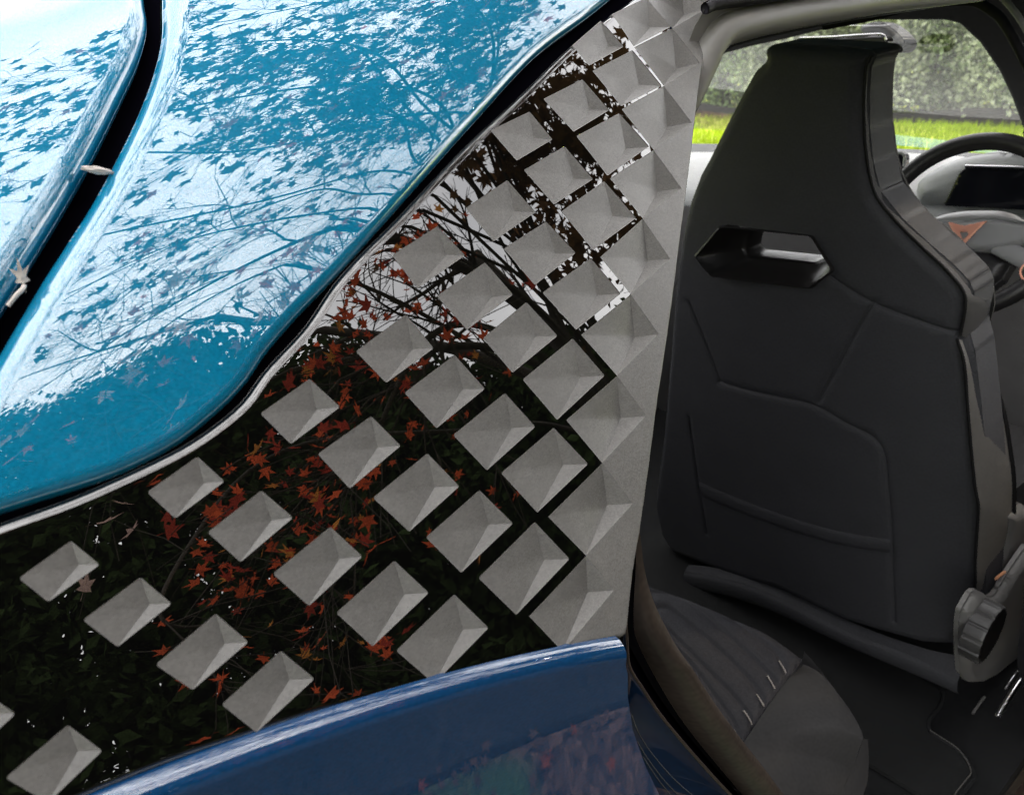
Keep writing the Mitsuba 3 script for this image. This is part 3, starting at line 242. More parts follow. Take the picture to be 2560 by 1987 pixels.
def tri_poly(poly, res, extra=None):
    """Points and triangles that fill a shapely polygon."""
    seg = shapely.segmentize(poly, res * 0.7)
    rings = [np.array(seg.exterior.coords)[:-1]] + [np.array(h.coords)[:-1] for h in seg.interiors]
    x0, y0, x1, y1 = poly.bounds
    gx, gy = np.meshgrid(np.arange(x0, x1, res), np.arange(y0, y1, res * 0.866))
    gx = gx + (np.arange(gx.shape[0]) % 2)[:, None] * res / 2
    g = np.c_[gx.ravel(), gy.ravel()]
    if extra is not None and len(extra):
        tree = shapely.STRtree(shapely.points(extra))
        near = tree.query(shapely.points(g), predicate='dwithin', distance=res * 0.6)[0]
        keep = np.ones(len(g), bool)
        keep[near] = False
        g = np.vstack([g[keep], extra])
    inside = shapely.contains_xy(poly, g[:, 0], g[:, 1])
    g = g[inside]
    d = shapely.distance(shapely.points(g), poly.boundary)
    g = g[d > res * 0.02]
    P = np.vstack(rings + [g])
    P, idx = np.unique(P.round(7), axis=0, return_inverse=True)
    tri = Delaunay(P).simplices
    c = P[tri].mean(1)
    ar = np.abs(np.cross(P[tri[:, 1]] - P[tri[:, 0]], P[tri[:, 2]] - P[tri[:, 0]]))
    tri = tri[shapely.contains_xy(poly, c[:, 0], c[:, 1]) & (ar > 1e-12)]
    a = P[tri]
    neg = ((a[:, 1, 0] - a[:, 0, 0]) * (a[:, 2, 1] - a[:, 0, 1]) - (a[:, 1, 1] - a[:, 0, 1]) * (a[:, 2, 0] - a[:, 0, 0])) < 0
    tri[neg] = tri[neg][:, ::-1]
    idx = idx.ravel()
    o, rr = 0, []
    for r in rings:
        rr.append(idx[o:o + len(r)])
        o += len(r)
    return P, tri, rr


RINGS = (0.03, 0.12, 0.28, 0.5, 0.75, 1.0)


def panel(poly, surf, res, rolls=(), grooves=(), skirt=0.0):
    """A sheet over a polygon of surface coordinates; surf(P, h) gives points sunk by h. rolls: (line, radius) edges rounded off; grooves: (line, width, depth)."""
    parts = []
    for po in getattr(poly, 'geoms', [poly]):
        if po.area < 1e-9:
            continue
        extra = []
        for line, r in rolls:
            for q in RINGS:
                b = line.buffer(r * q).boundary
                extra.append(np.array(shapely.segmentize(b, res * 0.8).coords) if b.geom_type == 'LineString' else np.vstack([np.array(shapely.segmentize(x, res * 0.8).coords) for x in b.geoms]))
        for line, w, dep in grooves:
            for q in (0.01, 0.5, 1.0, 1.6):
                b = line.buffer(w * q).boundary
                extra.append(np.vstack([np.array(shapely.segmentize(x, max(w * 1.5, res * 0.5)).coords) for x in getattr(b, 'geoms', [b])]))
        P, F, rr = tri_poly(po, res, np.vstack(extra) if extra else None)

        def height(Q):
            pts = shapely.points(Q)
            h = np.zeros(len(Q))
            for line, r in rolls:
                d = np.clip(shapely.distance(pts, line), 0, r)
                h = np.maximum(h, r - np.sqrt(np.maximum(r * r - (r - d) ** 2, 0)))
            for line, w, dep in grooves:
                h = h + dep * np.exp(-(shapely.distance(pts, line) / w) ** 2)
            return h

        h = height(P)
        V = surf(P, h)
        e = 1.2e-4
        grad = []
        for ax in ([e, 0], [0, e]):
            a, b = P + ax, P - ax
            grad.append(surf(a, height(a)) - surf(b, height(b)))
        vn = unit(np.cross(grad[0], grad[1]))
        fn = np.cross(V[F[:, 1]] - V[F[:, 0]], V[F[:, 2]] - V[F[:, 0]])
        if (fn * vn[F[:, 0]]).sum() < 0:
            vn = -vn
        if skirt:
            for r in rr:
                k = len(V)
                nx = unit(np.cross(V[np.roll(r, -1)] - V[np.roll(r, 1)], vn[r]))
                V = np.vstack([V, V[r], surf(P[r], h[r] + skirt)])
                vn = np.vstack([vn, nx, nx])
                m = len(r)
                j = np.arange(m)
                n = np.roll(j, -1)
                F = np.vstack([F, np.c_[k + j, k + m + j, k + n], np.c_[k + n, k + m + j, k + m + n]])
        parts.append((V, F, vn))
    o = np.cumsum([0] + [len(p[0]) for p in parts])
    mesh = trimesh.Trimesh(np.vstack([p[0] for p in parts]), np.vstack([p[1] + a for p, a in zip(parts, o)]), process=False)
    mesh.metadata['vn'] = np.vstack([p[2] for p in parts])
    return mesh


def plane_frame(o, ex, ey, n):
    o, ex, ey, n = (np.asarray(v, float) for v in (o, ex, ey, n))
    to2 = lambda X: np.c_[(np.asarray(X, float) - o) @ ex, (np.asarray(X, float) - o) @ ey]
    surf = lambda P, h: o + P[:, :1] * ex + P[:, 1:] * ey - np.asarray(h)[:, None] * n
    return to2, surf


def smooth_poly(p, it=1):
    p = np.asarray(p, float)
    for _ in range(it):
        q = np.roll(p, -1, 0)
        p = np.stack([0.75 * p + 0.25 * q, 0.25 * p + 0.75 * q], 1).reshape(-1, p.shape[1])
    return p


def box(x0, x1, y0, y1, z0, z1):
    return trimesh.creation.box(bounds=[[x0, y0, z0], [x1, y1, z1]])


# ---------------------------------------------------------------- the car's side: one gently curved surface, coordinates (u up, v rearward) in metres
N = np.array([-0.0298471, -0.8563712, 0.5154974]); N /= np.linalg.norm(N)
ORIG = EYE - N * 0.30
EU = np.array([0, 0, 1.0]) - N * N[2]; EU /= np.linalg.norm(EU)
EV = np.cross(N, EU)
KU, KV, KB, W0 = 0.55, 0.5, 4.5, 0.035


def side(blue=False, off=0.0):
    def f(P, h):
        u, v = P[:, 0], P[:, 1]
        s = 0.5 * KU * u ** 2 + 0.5 * KV * (v + 0.15) ** 2
        if blue:
            w = np.maximum(0, u + 0.45 * v - W0)
            s = s + np.where(w < 0.27, 0.5 * KB * w ** 2, 0.5 * KB * 0.27 ** 2 + KB * 0.27 * (w - 0.27))
        return ORIG + u[:, None] * EU + v[:, None] * EV - (s + np.asarray(h) - off)[:, None] * N
    return f


CAR = 'parked_car'
labels[CAR] = {'label': 'blue hatchback with faceted black and grey pillar trim and its rear door open', 'category': 'car'}

seam, gapR, gapL = spline(A_('seam'), 90), spline(A_('gapR'), 60), spline(A_('gapL'), 60)
def longer(L, d, end=0, k=4):
    p = L if end == 0 else L[::-1]
    t = (p[0] - p[k]) / np.linalg.norm(p[0] - p[k])
    p = np.vstack([p[:1] + t * d, p])
    return p if end == 0 else p[::-1]


seam, gapR, gapL = longer(seam, 0.05), longer(gapR, 0.04, 1), longer(gapL, 0.05, 1)
gapR, gapL = (np.vstack([[q[0] + [0.45, -0.02]], q]) for q in (gapR, gapL))
bl = Polygon(np.vstack([seam, [seam[-1] + [0.03, -0.03], [0.30, -0.56], [0.80, -0.60], [0.80, -0.16]], gapR])).buffer(0)
gt = Polygon(np.vstack([gapL, [[gapL[-1, 0] - 0.03, 0.30], [gapL[0, 0], 0.30]]])).buffer(0)
ext = lambda L: LineString(np.vstack([L[0] + (L[0] - L[1]) * 30, L, L[-1] + (L[-1] - L[-2]) * 30]))
add(CAR + '__quarter_panel', panel(bl, side(True), 0.0035, rolls=[(ext(seam), 0.006), (ext(gapR), 0.010)], skirt=0.012), BLUE, True,
    label='bright blue quarter panel above the pillar trim')
add(CAR + '__tailgate', panel(gt, side(True), 0.0035, rolls=[(ext(gapL), 0.010)], skirt=0.014), BLUE, True, label='blue tailgate edge beyond the black gap')
ch = Polygon(np.vstack([gapL - [0, -0.02], (gapR + [0, -0.02])[::-1]])).buffer(0)
add(CAR + '__gap_seal', panel(ch, side(True, -0.016), 0.006), DEEP, True, label='black sealing channel between tailgate and quarter panel')
# pillar trim
tf, tb, tt = lerpline(A_('trim_front'), 120), spline(A_('trim_bot'), 60), spline(A_('trim_top'), 120)
tt, tb = longer(tt, 0.16), longer(tb, 0.16, 1)
trim = Polygon(np.vstack([tt, A_('trim_front'), tb])).buffer(0)
tiles = {k: np.array(v) for k, v in DATA['tiles'].items()}
order = ['c1e', 'c1d', 'c1c', 'c1b', 'c1a', 'c1h', 'c1g', 'c1f', 'c1i']
for a, b in zip(order, order[1:]):   # neighbours touch corner to corner
    m = 0.5 * (tiles[a][1] + tiles[b][3])
    tiles[a][1] = m
    tiles[b][3] = m
zig = np.vstack([[tiles[k][3], tiles[k][0]] for k in order] + [tiles['c1i'][1]])
front_zone = Polygon(np.vstack([zig, [[0.30, -0.45]], A_('trim_front')[0] + [[0.05, -0.08]], A_('trim_front') + [0, -0.05], [[zig[0, 0] - 0.06, zig[0, 1] - 0.05]], [[zig[0, 0] - 0.06, zig[0, 1]]]])).buffer(0)
quads = {k: Polygon(p[:4]).buffer(-0.0009, join_style=2).buffer(0.0009) if not k.startswith('c1') else Polygon(p[:4]) for k, p in tiles.items()}
holes = shapely.union_all(list(quads.values()))
rolls = [(LineString(tt), 0.0038), (LineString(np.vstack([A_('trim_front')[-3:], tb])), 0.003)]
black = trim.difference(front_zone).difference(holes)
add(CAR + '__pillar_trim', panel(black, side(), 0.0024, rolls=rolls, skirt=0.004), GLOSS, True, label='glossy black pillar trim mirroring branches and red leaves')
grey = trim.intersection(front_zone).difference(holes.buffer(1e-6))
add(CAR + '__pillar_trim__grey_border', panel(grey, side(), 0.0035, rolls=[(LineString(np.vstack([tt[-12:], A_('trim_front'), tb[:6]])), 0.003)], skirt=0.007), GREY, 40,
    label='satin grey front border of the pillar trim')


def tile_mesh(p, depth, lift=0.0003):
    L, Tp, R, B, Ap = p
    S = side()
    n = 9
    q = np.vstack([np.linspace(Tp, Ap, n), np.linspace(Ap, B, n)[1:]])
    dq = np.r_[np.linspace(0, depth, n), np.linspace(depth, 0, n)[1:]]
    s = np.linspace(0, 1, 9)
    G = L + s[None, :, None] * (q - L)[:, None]
    H = dq[:, None] * s[None] ** 1.7
    left = grid_mesh(S(G.reshape(-1, 2), H.ravel() + lift).reshape(len(q), 9, 3))
    pts = S(np.array([Tp, R, Ap, B]), np.array([0, 0, depth, 0]) + lift)
    m1 = trimesh.Trimesh(pts, [[0, 1, 2]], process=False)
    m2 = trimesh.Trimesh(pts, [[2, 1, 3]], process=False)
    sk = S(p[:4], np.full(4, 0.004))
    tp = S(p[:4], np.full(4, lift))
    fs = []
    for i in range(4):
        j = (i + 1) % 4
        fs.append(trimesh.Trimesh([tp[i], tp[j], sk[j], sk[i]], [[0, 1, 2], [0, 2, 3]], process=False))
    return cat([left, m1, m2] + fs)


for k in tiles:
    p = tiles[k]
    lr = np.linalg.norm(p[0] - p[2])
    add(CAR + '__pillar_trim__tile', tile_mesh(p, lr * (0.115 if k.startswith('c1') else 0.072)), GREY, 14)

# groove between quarter panel and trim, dark rubber set back
add(CAR + '__pillar_seal', ruled(side(True, -0.011)(A_('seam') + [0.008, 0], np.zeros(len(A_('seam')))), side(False, -0.011)(A_('trim_top') + [-0.008, 0], np.zeros(len(A_('trim_top')))), 120, 6), DEEP, True,
    label='dark groove between blue panel and pillar trim')

# lower body: shoulder crease and the face below it
cr = A_('crease')[::-1]
xs = np.linspace(-0.85, cr[-1, 0], 150)
fy = np.polynomial.Polynomial.fit(cr[:, 0], cr[:, 1], 2)
fz = np.polynomial.Polynomial.fit(cr[:, 0], cr[:, 2], 2)
be = A_('body_edge')
ex_z = lambda zz: np.interp(-zz, -be[:, 2], be[:, 0], right=be[-1, 0] + 0.02) - be[0, 0]
r = 0.0075
ang = np.radians(np.r_[np.linspace(118, -5, 22)])
o = np.array([-0.02, -1, 0]); o /= np.linalg.norm(o)
prof = [(-r * math.cos(math.radians(50)) + r * math.cos(math.radians(118)) - 0.0012, -r * math.sin(math.radians(50)) + r * math.sin(math.radians(118)) - 0.012)]
prof += [(r * (math.cos(a) - math.cos(math.radians(50))), r * (math.sin(a) - math.sin(math.radians(50)))) for a in ang]
e = prof[-1]
for L in (0.004, 0.012, 0.03, 0.06, 0.1, 0.16, 0.24, 0.34, 0.46, 0.6):
    b = math.radians(5)
    prof.append((e[0] - L * math.sin(b) + 0.30 * L * L, e[1] - L * math.cos(b)))
prof = np.array(prof)
G = np.zeros((len(xs), len(prof), 3))
for j, (a, b) in enumerate(prof):
    w = np.clip((xs + 0.1) / (xs[-1] + 0.1), 0, 1) ** 1
    zz = fz(xs[-1]) + b
    x = xs + ex_z(zz) * w if b < -0.012 else xs
    xc = np.clip(xs, -0.10, None)
    yy = fy(xc) + 0.16 * np.minimum(xs + 0.10, 0) * 0 
    G[:, j] = np.c_[x, yy, fz(xc)] + a * o + np.array([0, 0, b])
add(CAR + '__lower_body', grid_mesh(G), BLUE_SHADE, 50, label='lower body side in blue darkened for shade, with a bright shoulder crease')
bm = np.array([G[-1, j] for j in range(12, len(prof))])
bm_low = bm[bm[:, 2] < 0.90]
bm = bm[bm[:, 2] >= 0.85]
add(CAR + '__door_jamb', ruled(bm, A_('jamb')[1:], 50, 8), JAMB, True, label='jamb of the open rear door, blue darkened for shade')
add(CAR + '__sill', ruled(np.vstack([bm[-1:], bm_low[1:]]), np.array([A_('jamb')[-1], A_('jamb')[-1] + [0.12, 0, -0.14], A_('jamb')[-1] + [0.5, 0, -0.40]]), 30, 6), BLUE_SHADE, True)
jm, fl, fr = A_('jamb'), A_('flange_l'), A_('flange_r')
add(CAR + '__jamb_channel', ruled(jm, fl[1:] + [0, 0.012, 0], 60, 6), DEEP, True)
add(CAR + '__jamb_channel__edge_bead', tube(spline(jm[1:], 60), 0.0016, 8), SEAL, True)
Ea, Eb = spline(fl, 80), spline(fr, 80)
wq = np.linalg.norm(Ea - Eb, axis=1)[:, None, None]
sq = np.linspace(0, 1, 12)[None, :, None]
add(CAR + '__door_seal', grid_mesh(Ea[:, None] * (1 - sq) + Eb[:, None] * sq + np.sqrt(np.maximum(1 - (2 * sq - 1) ** 2, 0)) * np.minimum(wq * 0.5, 0.016) * np.clip((np.arange(80)[:, None, None] - 6) / 14, 0, 1) * np.array([0.2, -1.0, 0.35])), SEAL, True, label='brownish door seal curving down beside the rear seat')
add(CAR + '__inner_pillar', ruled(fr, fr + [-0.05, 0.16, 0.0], 60, 4), GARN, True)
jl = np.linspace(0.15, 0.85, 40)
sc = [ruled(bm, A_('jamb')[1:], 50, 8)]
Jb, Ja = spline(bm, 60), spline(A_('jamb')[1:], 60)
for k, (s0, s1, t0, t1) in enumerate(((0.05, 0.75, 12, 58), (0.02, 0.55, 18, 58), (0.02, 0.42, 22, 58))):
    s = np.linspace(s0, s1, t1 - t0)[:, None]
    add(CAR + '__door_jamb__fine_line', tube(Jb[t0:t1] * (1 - s) + Ja[t0:t1] * s + [0.0004, -0.0002, 0], 0.00022, 5), PLAS, True)  # thin pale lines running down the jamb

# ---------------------------------------------------------------- roof rail, header, windscreen
r1, r2 = A_('rail1'), A_('rail_line')
add(CAR + '__roof_rail', tube(spline(r1, 80), 0.0125, 16, r2=0.012), RAIL, True, label='pale grey seal along the top of the door opening')
add(CAR + '__roof_rail__inner_bead', tube(spline(r2 + [0, 0.012, -0.002], 80), 0.008, 12), RUBBER, True)
re = A_('roofedge')
add(CAR + '__roof_rail__flange', ruled(spline(re, 40), spline(r1, 40), 60, 8, bulge=[0, 0.006, 0]), RAIL, True)
add(CAR + '__roof_rail__outer_lip', tube(spline(re, 30), 0.004, 8), GARN, True)
ae = A_('apillar_edge')
WO, WNm = np.array([1.45, 0, 1.41]), unit(np.array([0.407, 0, 0.913]))
wey = np.cross(WNm, [0, -1.0, 0])
to2, wsurf = plane_frame(WO, [0, -1, 0], wey, -WNm)
hp = to2(A_('header'))
add(CAR + '__header', panel(Polygon(hp).buffer(0), wsurf, 0.012, rolls=[(LineString(hp[:-4]), 0.012)], skirt=0.02), GARN, 40, label='dark headliner edge and front pillar framing the windscreen')
ws = np.array([[-1.75, -0.02], [-0.1, -0.02], [-0.1, 0.9], [-1.75, 0.9]])
y0 = to2(np.array([[2.12, 0.0, 1.41 - (2.12 - 1.45) * 0.407 / 0.913]]))[0, 1]
ws[:, 1] = [0, 0, y0, y0]
W3 = wsurf(ws, np.full(4, 0.03))
add(CAR + '__windscreen', trimesh.Trimesh(W3, [[0, 1, 2], [0, 2, 3]], process=False), GLASS, False, label='clear windscreen beyond the front seat')
for key, rr_ in (('frame_bead', 0.006), ('frame_edge', 0.0035)):
    add(CAR + '__header__' + key, tube(spline(A_(key), 50), rr_, 10), (GARN, PLAS)[rr_ < 0.005], True)
# mirror
xf = lambda x: plane_frame([x, 0, 0], [0, -1, 0], [0, 0, 1], [-1, 0, 0])
to2, sf = xf(1.55)
mp = smooth_poly(to2(A_('mirror')), 1)
add(CAR + '__interior_mirror', panel(Polygon(mp).buffer(0), sf, 0.008, rolls=[(Polygon(mp).exterior, 0.006)], skirt=0.02), HANDLE, 40, label='black interior mirror behind the headrest')
top = A_('mirror')[:5] + [-0.006, 0, 0.0015]
add(CAR + '__interior_mirror__bright_edge', tube(spline(top, 40), 0.0022, 8), CHROME, True)
to2, sf = xf(1.60)
mp = smooth_poly(to2(A_('mirror_house')), 2)
add(CAR + '__sensor_housing', panel(Polygon(mp).buffer(0), sf, 0.008, rolls=[(Polygon(mp).exterior, 0.022)], skirt=0.05), DASHD, True, label='grey sensor housing under the windscreen header')

# ---------------------------------------------------------------- dashboard and wheel
cw, cw2 = A_('cowl'), A_('cowl2')
cw, cw2 = (np.vstack([q, q[-1] + [0, 0.12 - q[-1, 1], 0]]) for q in (cw, cw2))
add(CAR + '__dashboard', ruled(cw2, np.vstack([cw2[:1] + [-0.28, 0, -0.12], cw2[1:] + [-0.28, 0, -0.12]]), 40, 10, bulge=[-0.05, 0, 0.02], smoothit=False), DASH, True, label='pale grey dashboard top')
add(CAR + '__dashboard__dark_top', ruled(cw, cw2, 40, 4, smoothit=False), DASHD, True)
lowd = cw2 + [-0.28, 0, -0.12]
add(CAR + '__dashboard__lower_panel', ruled(lowd, lowd * [1, 1, 0] + [0.05, 0, 0.33], 20, 6, smoothit=False), PLAS, True)
to2, sf = xf(1.80)
mp = smooth_poly(to2(A_('screen')), 1)
add(CAR + '__touch_screen', panel(Polygon(mp).buffer(0), sf, 0.006, rolls=[(Polygon(mp).exterior, 0.004)], skirt=0.014), SCREEN, 40, label='upright black touch screen at the dashboard centre')
add(CAR + '__touch_screen__bright_edge', tube(lerpline(np.vstack([A_('screen')[0:4]]), 30) + [-0.004, 0, 0.001], 0.0035, 8), DASH, True)
to2, sf = xf(1.74)
hd = smooth_poly(to2(A_('cl_hood')), 1)
add(CAR + '__cluster_hood', panel(Polygon(hd).buffer(0), sf, 0.008, rolls=[(Polygon(hd).exterior, 0.045)], skirt=0.12), DASH, True, label='rounded pale grey hood around the driver display')
to2, sf = xf(1.72)
cs = to2(A_('cl_screen'))
add(CAR + '__driver_display', panel(Polygon(cs).buffer(-0.003).buffer(0.003), sf, 0.01, rolls=[(Polygon(cs).exterior, 0.003)], skirt=0.03), SCREEN, 30, label='dark driver display behind the steering wheel')
add(CAR + '__driver_display__bright_edge', tube(lerpline(A_('cl_screen')[2:5], 20) + [-0.003, 0, 0.002], 0.0028, 8), CHROME, True)

wc = A_('wheel_c')
WN = np.array([-math.cos(0.40), 0, math.sin(0.40)])
wx, wy = np.array([0, -1.0, 0]), np.array([math.sin(0.40), 0, math.cos(0.40)])
rim = A_('wheel_rim')
rc = np.c_[(rim - wc) @ wx, (rim - wc) @ wy]
Am = np.c_[2 * rc, np.ones(len(rc))]
sol = np.linalg.lstsq(Am, (rc ** 2).sum(1), rcond=None)[0]
cx, cy, R0 = sol[0], sol[1], math.sqrt(sol[2] + sol[0] ** 2 + sol[1] ** 2)
t = np.linspace(0, 2 * np.pi, 97)[:-1]
flat = np.where(np.sin(t) < -0.8, -0.8 / np.minimum(np.sin(t), -1e-6), 1)
Rm = R0 * (0.85 + 0.15 * flat)
ring = wc + (cx + Rm * np.cos(t))[:, None] * wx + (cy + Rm * np.sin(t))[:, None] * wy
a = np.linspace(0, 2 * np.pi, 14, endpoint=False)
rad = unit(ring - (wc + cx * wx + cy * wy))
RG = ring[:, None] + 0.0150 * np.cos(a)[None, :, None] * rad[:, None] + 0.017 * np.sin(a)[None, :, None] * WN
add(CAR + '__steering_wheel__rim', grid_mesh(RG, closed_v=True, closed_u=True), RIMM, True)
to2, sf = plane_frame(wc, wx, wy, WN)
ht, hm, hb = to2(A_('hub_top')), to2(A_('hub_mid')), to2(A_('hub_bot'))
add(CAR + '__steering_wheel__hub_top', ruled(A_('hub_top'), A_('hub_mid') + WN * 0.012, 40, 8, bulge=WN * 0.006), HUB, True)
hp = np.vstack([hm, [[hm[-1, 0], hb[-1, 1]]], hb[::-1], [[hm[0, 0], hb[0, 1]]]])
hp = Polygon(hp).buffer(0)
add(CAR + '__steering_wheel__hub', panel(hp, lambda P, h: sf(P, h - 0.012), 0.006, rolls=[(hp.exterior, 0.012)], skirt=0.03), HUB, True, label='pale grey steering wheel hub')
hw = hm[:, 0].max() - hm[:, 0].min()
low = Polygon(smooth_poly(np.array([[-0.075, hb[:, 1].min() + 0.004], [0.085, hb[:, 1].min() + 0.012], [0.075, -0.085], [0.03, -0.11], [-0.03, -0.11], [-0.07, -0.075]]), 1))
add(CAR + '__steering_wheel__lower_hub', panel(low, lambda P, h: sf(P, h + 0.002), 0.006, rolls=[(low.exterior, 0.02)], skirt=0.03), RIMM, True)
for sx, sy in ((-1, -0.35), (1, -0.35), (-0.42, -0.95), (0.42, -0.95)):
    p0, p1 = np.array([0.055 * sx, 0.055 * sy]), np.array([cx + R0 * 0.93 * sx / math.hypot(sx, sy), cy + R0 * 0.93 * sy / math.hypot(sx, sy)])
    L = np.linspace(p0, p1, 12)
    add(CAR + '__steering_wheel__spoke', tube(wc + L[:, :1] * wx + L[:, 1:] * wy + WN * 0.002, 0.016, 12, ref=WN, r2=0.007), HUB, True)
em = Polygon(to2(A_('emblem') if False else np.array(DATA['emblem'][0]))).buffer(0)
inner = Polygon(to2(np.array(DATA['emblem'][1]))).buffer(0)
emd = em.difference(inner)
c = np.array(em.centroid.coords[0])
em_m = panel(emd, lambda P, h: sf(P, h - 0.0165), 0.003, rolls=[(emd.exterior, 0.0015)], skirt=0.004)
add(CAR + '__steering_wheel__emblem', em_m, COPPER, 20, label='copper triangular tribal emblem on the steering wheel')
bt = wc + 0.126 * wx - 0.055 * wy + WN * 0.014
q = np.linspace(0, 2 * np.pi, 33)
add(CAR + '__steering_wheel__button_ring', tube(bt + 0.017 * np.cos(q)[:, None] * wx + 0.017 * np.sin(q)[:, None] * wy, 0.002, 8, ref=WN, caps=False), COPPER, True)

# ---------------------------------------------------------------- front seat
SL = math.radians(7)
sn, sey, sex = np.array([-math.cos(SL), 0, -math.sin(SL)]), np.array([-math.sin(SL), 0, math.cos(SL)]), np.array([0, -1.0, 0])
to2, ssurf = plane_frame([1.07, 0.55, 1.0], sex, sey, sn)
sb = Polygon(to2(A_('seat_back'))).buffer(0)
sb = sb.buffer(0.006).buffer(-0.012).buffer(0.006)
ho = Polygon(to2(np.array(DATA['handle'][0]))).buffer(0)
gr = [(LineString(spline(to2(np.array(g)), 40)), 0.0028, 0.0035) for g in DATA['seat_grooves']]
SEAT = CAR + '__front_seat'
add(CAR + '__front_door_trim', box(1.22, 2.1, 0.06, 0.13, 0.3, 0.98), GARN, 40)
labels[SEAT] = {'label': 'dark front seat with a slotted handle in its back'}
dome = lambda P, h: ssurf(P, h + 0.028 * (P[:, 0] / 0.28) ** 2)
add(SEAT + '__back', panel(sb.difference(ho), dome, 0.009, rolls=[(sb.exterior, 0.022)], grooves=gr, skirt=0.06), FABRIC, 50, label='black fabric back of the front seat')
# slotted handle: a frame sloping in to a hole
hl = np.array(DATA['handle'][1])
hc = hl.mean(0)
n = 120
lo_, li_ = lerpline(np.vstack([np.array(DATA['handle'][0]), DATA['handle'][0][:1]]), n), lerpline(np.vstack([hl, hl[:1]]), n)
ang_ = lambda L: np.arctan2((L - hc) @ sey, (L - hc) @ sex)
def by_angle(L):
    a_ = ang_(L[:-1]); i = np.argsort(a_); th = np.linspace(-np.pi, np.pi, n, endpoint=False)
    aa = np.r_[a_[i][-1:] - 2 * np.pi, a_[i], a_[i][:1] + 2 * np.pi]
    return np.stack([np.interp(th, aa, np.r_[L[i][-1:, k], L[i][:, k], L[i][:1, k]]) for k in range(3)], 1)
lo_, li_ = by_angle(lo_), by_angle(li_)
s = np.array([-0.12, -0.06, 0.0, 0.12, 0.3, 0.55, 0.8, 1.0, 1.0])[None, :, None]
dep = np.array([0.002, -0.004, -0.006, 0.0, 0.012, 0.022, 0.03, 0.034, 0.07])[None, :, None]
G = lo_[:, None] * (1 - s) + li_[:, None] * s - dep * sn
add(SEAT + '__handle_frame', grid_mesh(G, closed_u=True), HANDLE, 40, label='glossy black frame of the slot in the seat back')
pb = [np.array(q) for q in DATA['pocket_band']]
dm = lambda X: dome(to2(X), np.full(len(X), -0.001))
add(SEAT + '__pocket_band', ruled(dm(spline(pb[0], 40)), dm(spline(pb[1], 40)), 50, 8, bulge=sn * 0.003), FABRIC, True)
rl = [np.array(q) for q in DATA['seat_roll']]
bedge = np.array(DATA['seat_bottom'])
add(SEAT + '__lower_back', ruled(bedge - sn * 0.015, rl[0] + sn * 0.006, 50, 8), FABRIC, True)
add(SEAT + '__lower_flap', ruled(rl[0] + sn * 0.004, rl[1] + sn * 0.004, 50, 10, bulge=sn * 0.010), FABRIC, True)
ui, uo = [np.array(q) for q in DATA['bol_up']]
out = np.array([0.25, -1, 0.1])
def by_height(X, n=90):
    X = spline(X, 400)
    zz_ = (X[0, 2] - X[:, 2]) / (X[0, 2] - X[-1, 2])
    zz_ = np.maximum.accumulate(zz_ + np.arange(400) * 1e-7)
    q_ = np.linspace(0, 1, n)
    return np.stack([np.interp(q_, zz_ / zz_[-1], X[:, k]) for k in range(3)], 1)


add(SEAT + '__upper_bolster', ruled(by_height(ui + sn * -0.008), by_height(uo), 90, 14, bulge=[-0.007, -0.003, 0.0], power=2.0, smoothit=False), LEATHER2, True, label='grey leather side of the front seat headrest')
li2, lo2 = [np.array(q) for q in DATA['bol_lo']]
add(SEAT + '__lower_bolster', ruled(by_height(li2), by_height(lo2), 90, 14, bulge=[-0.008, -0.003, 0.0], power=2.0, smoothit=False), LEATHER, True, label='pale grey leather side bolster of the front seat')
for k, off in enumerate((0.0, 0.006)):
    add(SEAT + '__piping', tube(spline(uo + [off, -0.001, 0.0], 90), 0.0026 - 0.0008 * k, 8), (PIPE, LEATHER)[k], True)
    add(SEAT + '__piping', tube(spline(lo2 + [off, -0.001, 0.0], 90), 0.0026 - 0.0008 * k, 8), (PIPE, PIPE)[k], True)
for q in (ui + sn * -0.008, li2 + sn * 0.001):
    add(SEAT + '__edge_seam', tube(spline(q, 90), 0.002, 8), PIPE, True)
# the seat's front half and its cushion, mostly hidden
fp = sb.buffer(-0.05)
add(SEAT + '__front_pad', panel(fp.difference(ho.buffer(0.07)), lambda P, h: ssurf(P, 0.13 - h + 0.02 * (P[:, 0] / 0.28) ** 2), 0.03, rolls=[(fp.exterior, 0.04)]), FABRIC, 50)
cush = trimesh.creation.box(extents=[0.5, 0.5, 0.13])
add(SEAT + '__cushion', trimesh.Trimesh(cush.subdivide().subdivide().subdivide().vertices * 1, cush.subdivide().subdivide().subdivide().faces).apply_translation([1.45, 0.58, 0.60]), LEATHER2, 40)
to2y = lambda y: plane_frame([0, y, 0], [1, 0, 0], [0, 0, 1], [0, -1, 0])
t2, sf = to2y(0.245)
sp_ = Polygon(smooth_poly(t2(A_('side_panel')), 1)).buffer(0)
add(SEAT + '__side_cover', panel(sp_, sf, 0.008, rolls=[(sp_.exterior, 0.014)], skirt=0.006), COVER, True, label='grey plastic side cover at the base of the front seat')
t2, sf = to2y(0.27)
cp = Polygon(smooth_poly(t2(A_('cush_side')), 1)).buffer(0)
add(SEAT + '__cushion_side', panel(cp, sf, 0.008, rolls=[(cp.exterior, 0.02)], skirt=0.01), COVER, True)
add(SEAT + '__cushion_piping', tube(spline(A_('piping'), 30), 0.0022, 8), CTHREAD, True)
kn = A_('knob')
kc, kr = kn[0], 0.045
tt_ = np.linspace(0, 2 * np.pi, 144, endpoint=False)
rr_ = kr * (1 - 0.05 * (np.abs(((tt_ * 14 / (2 * np.pi)) % 1) - 0.5) < 0.12))
rings = []
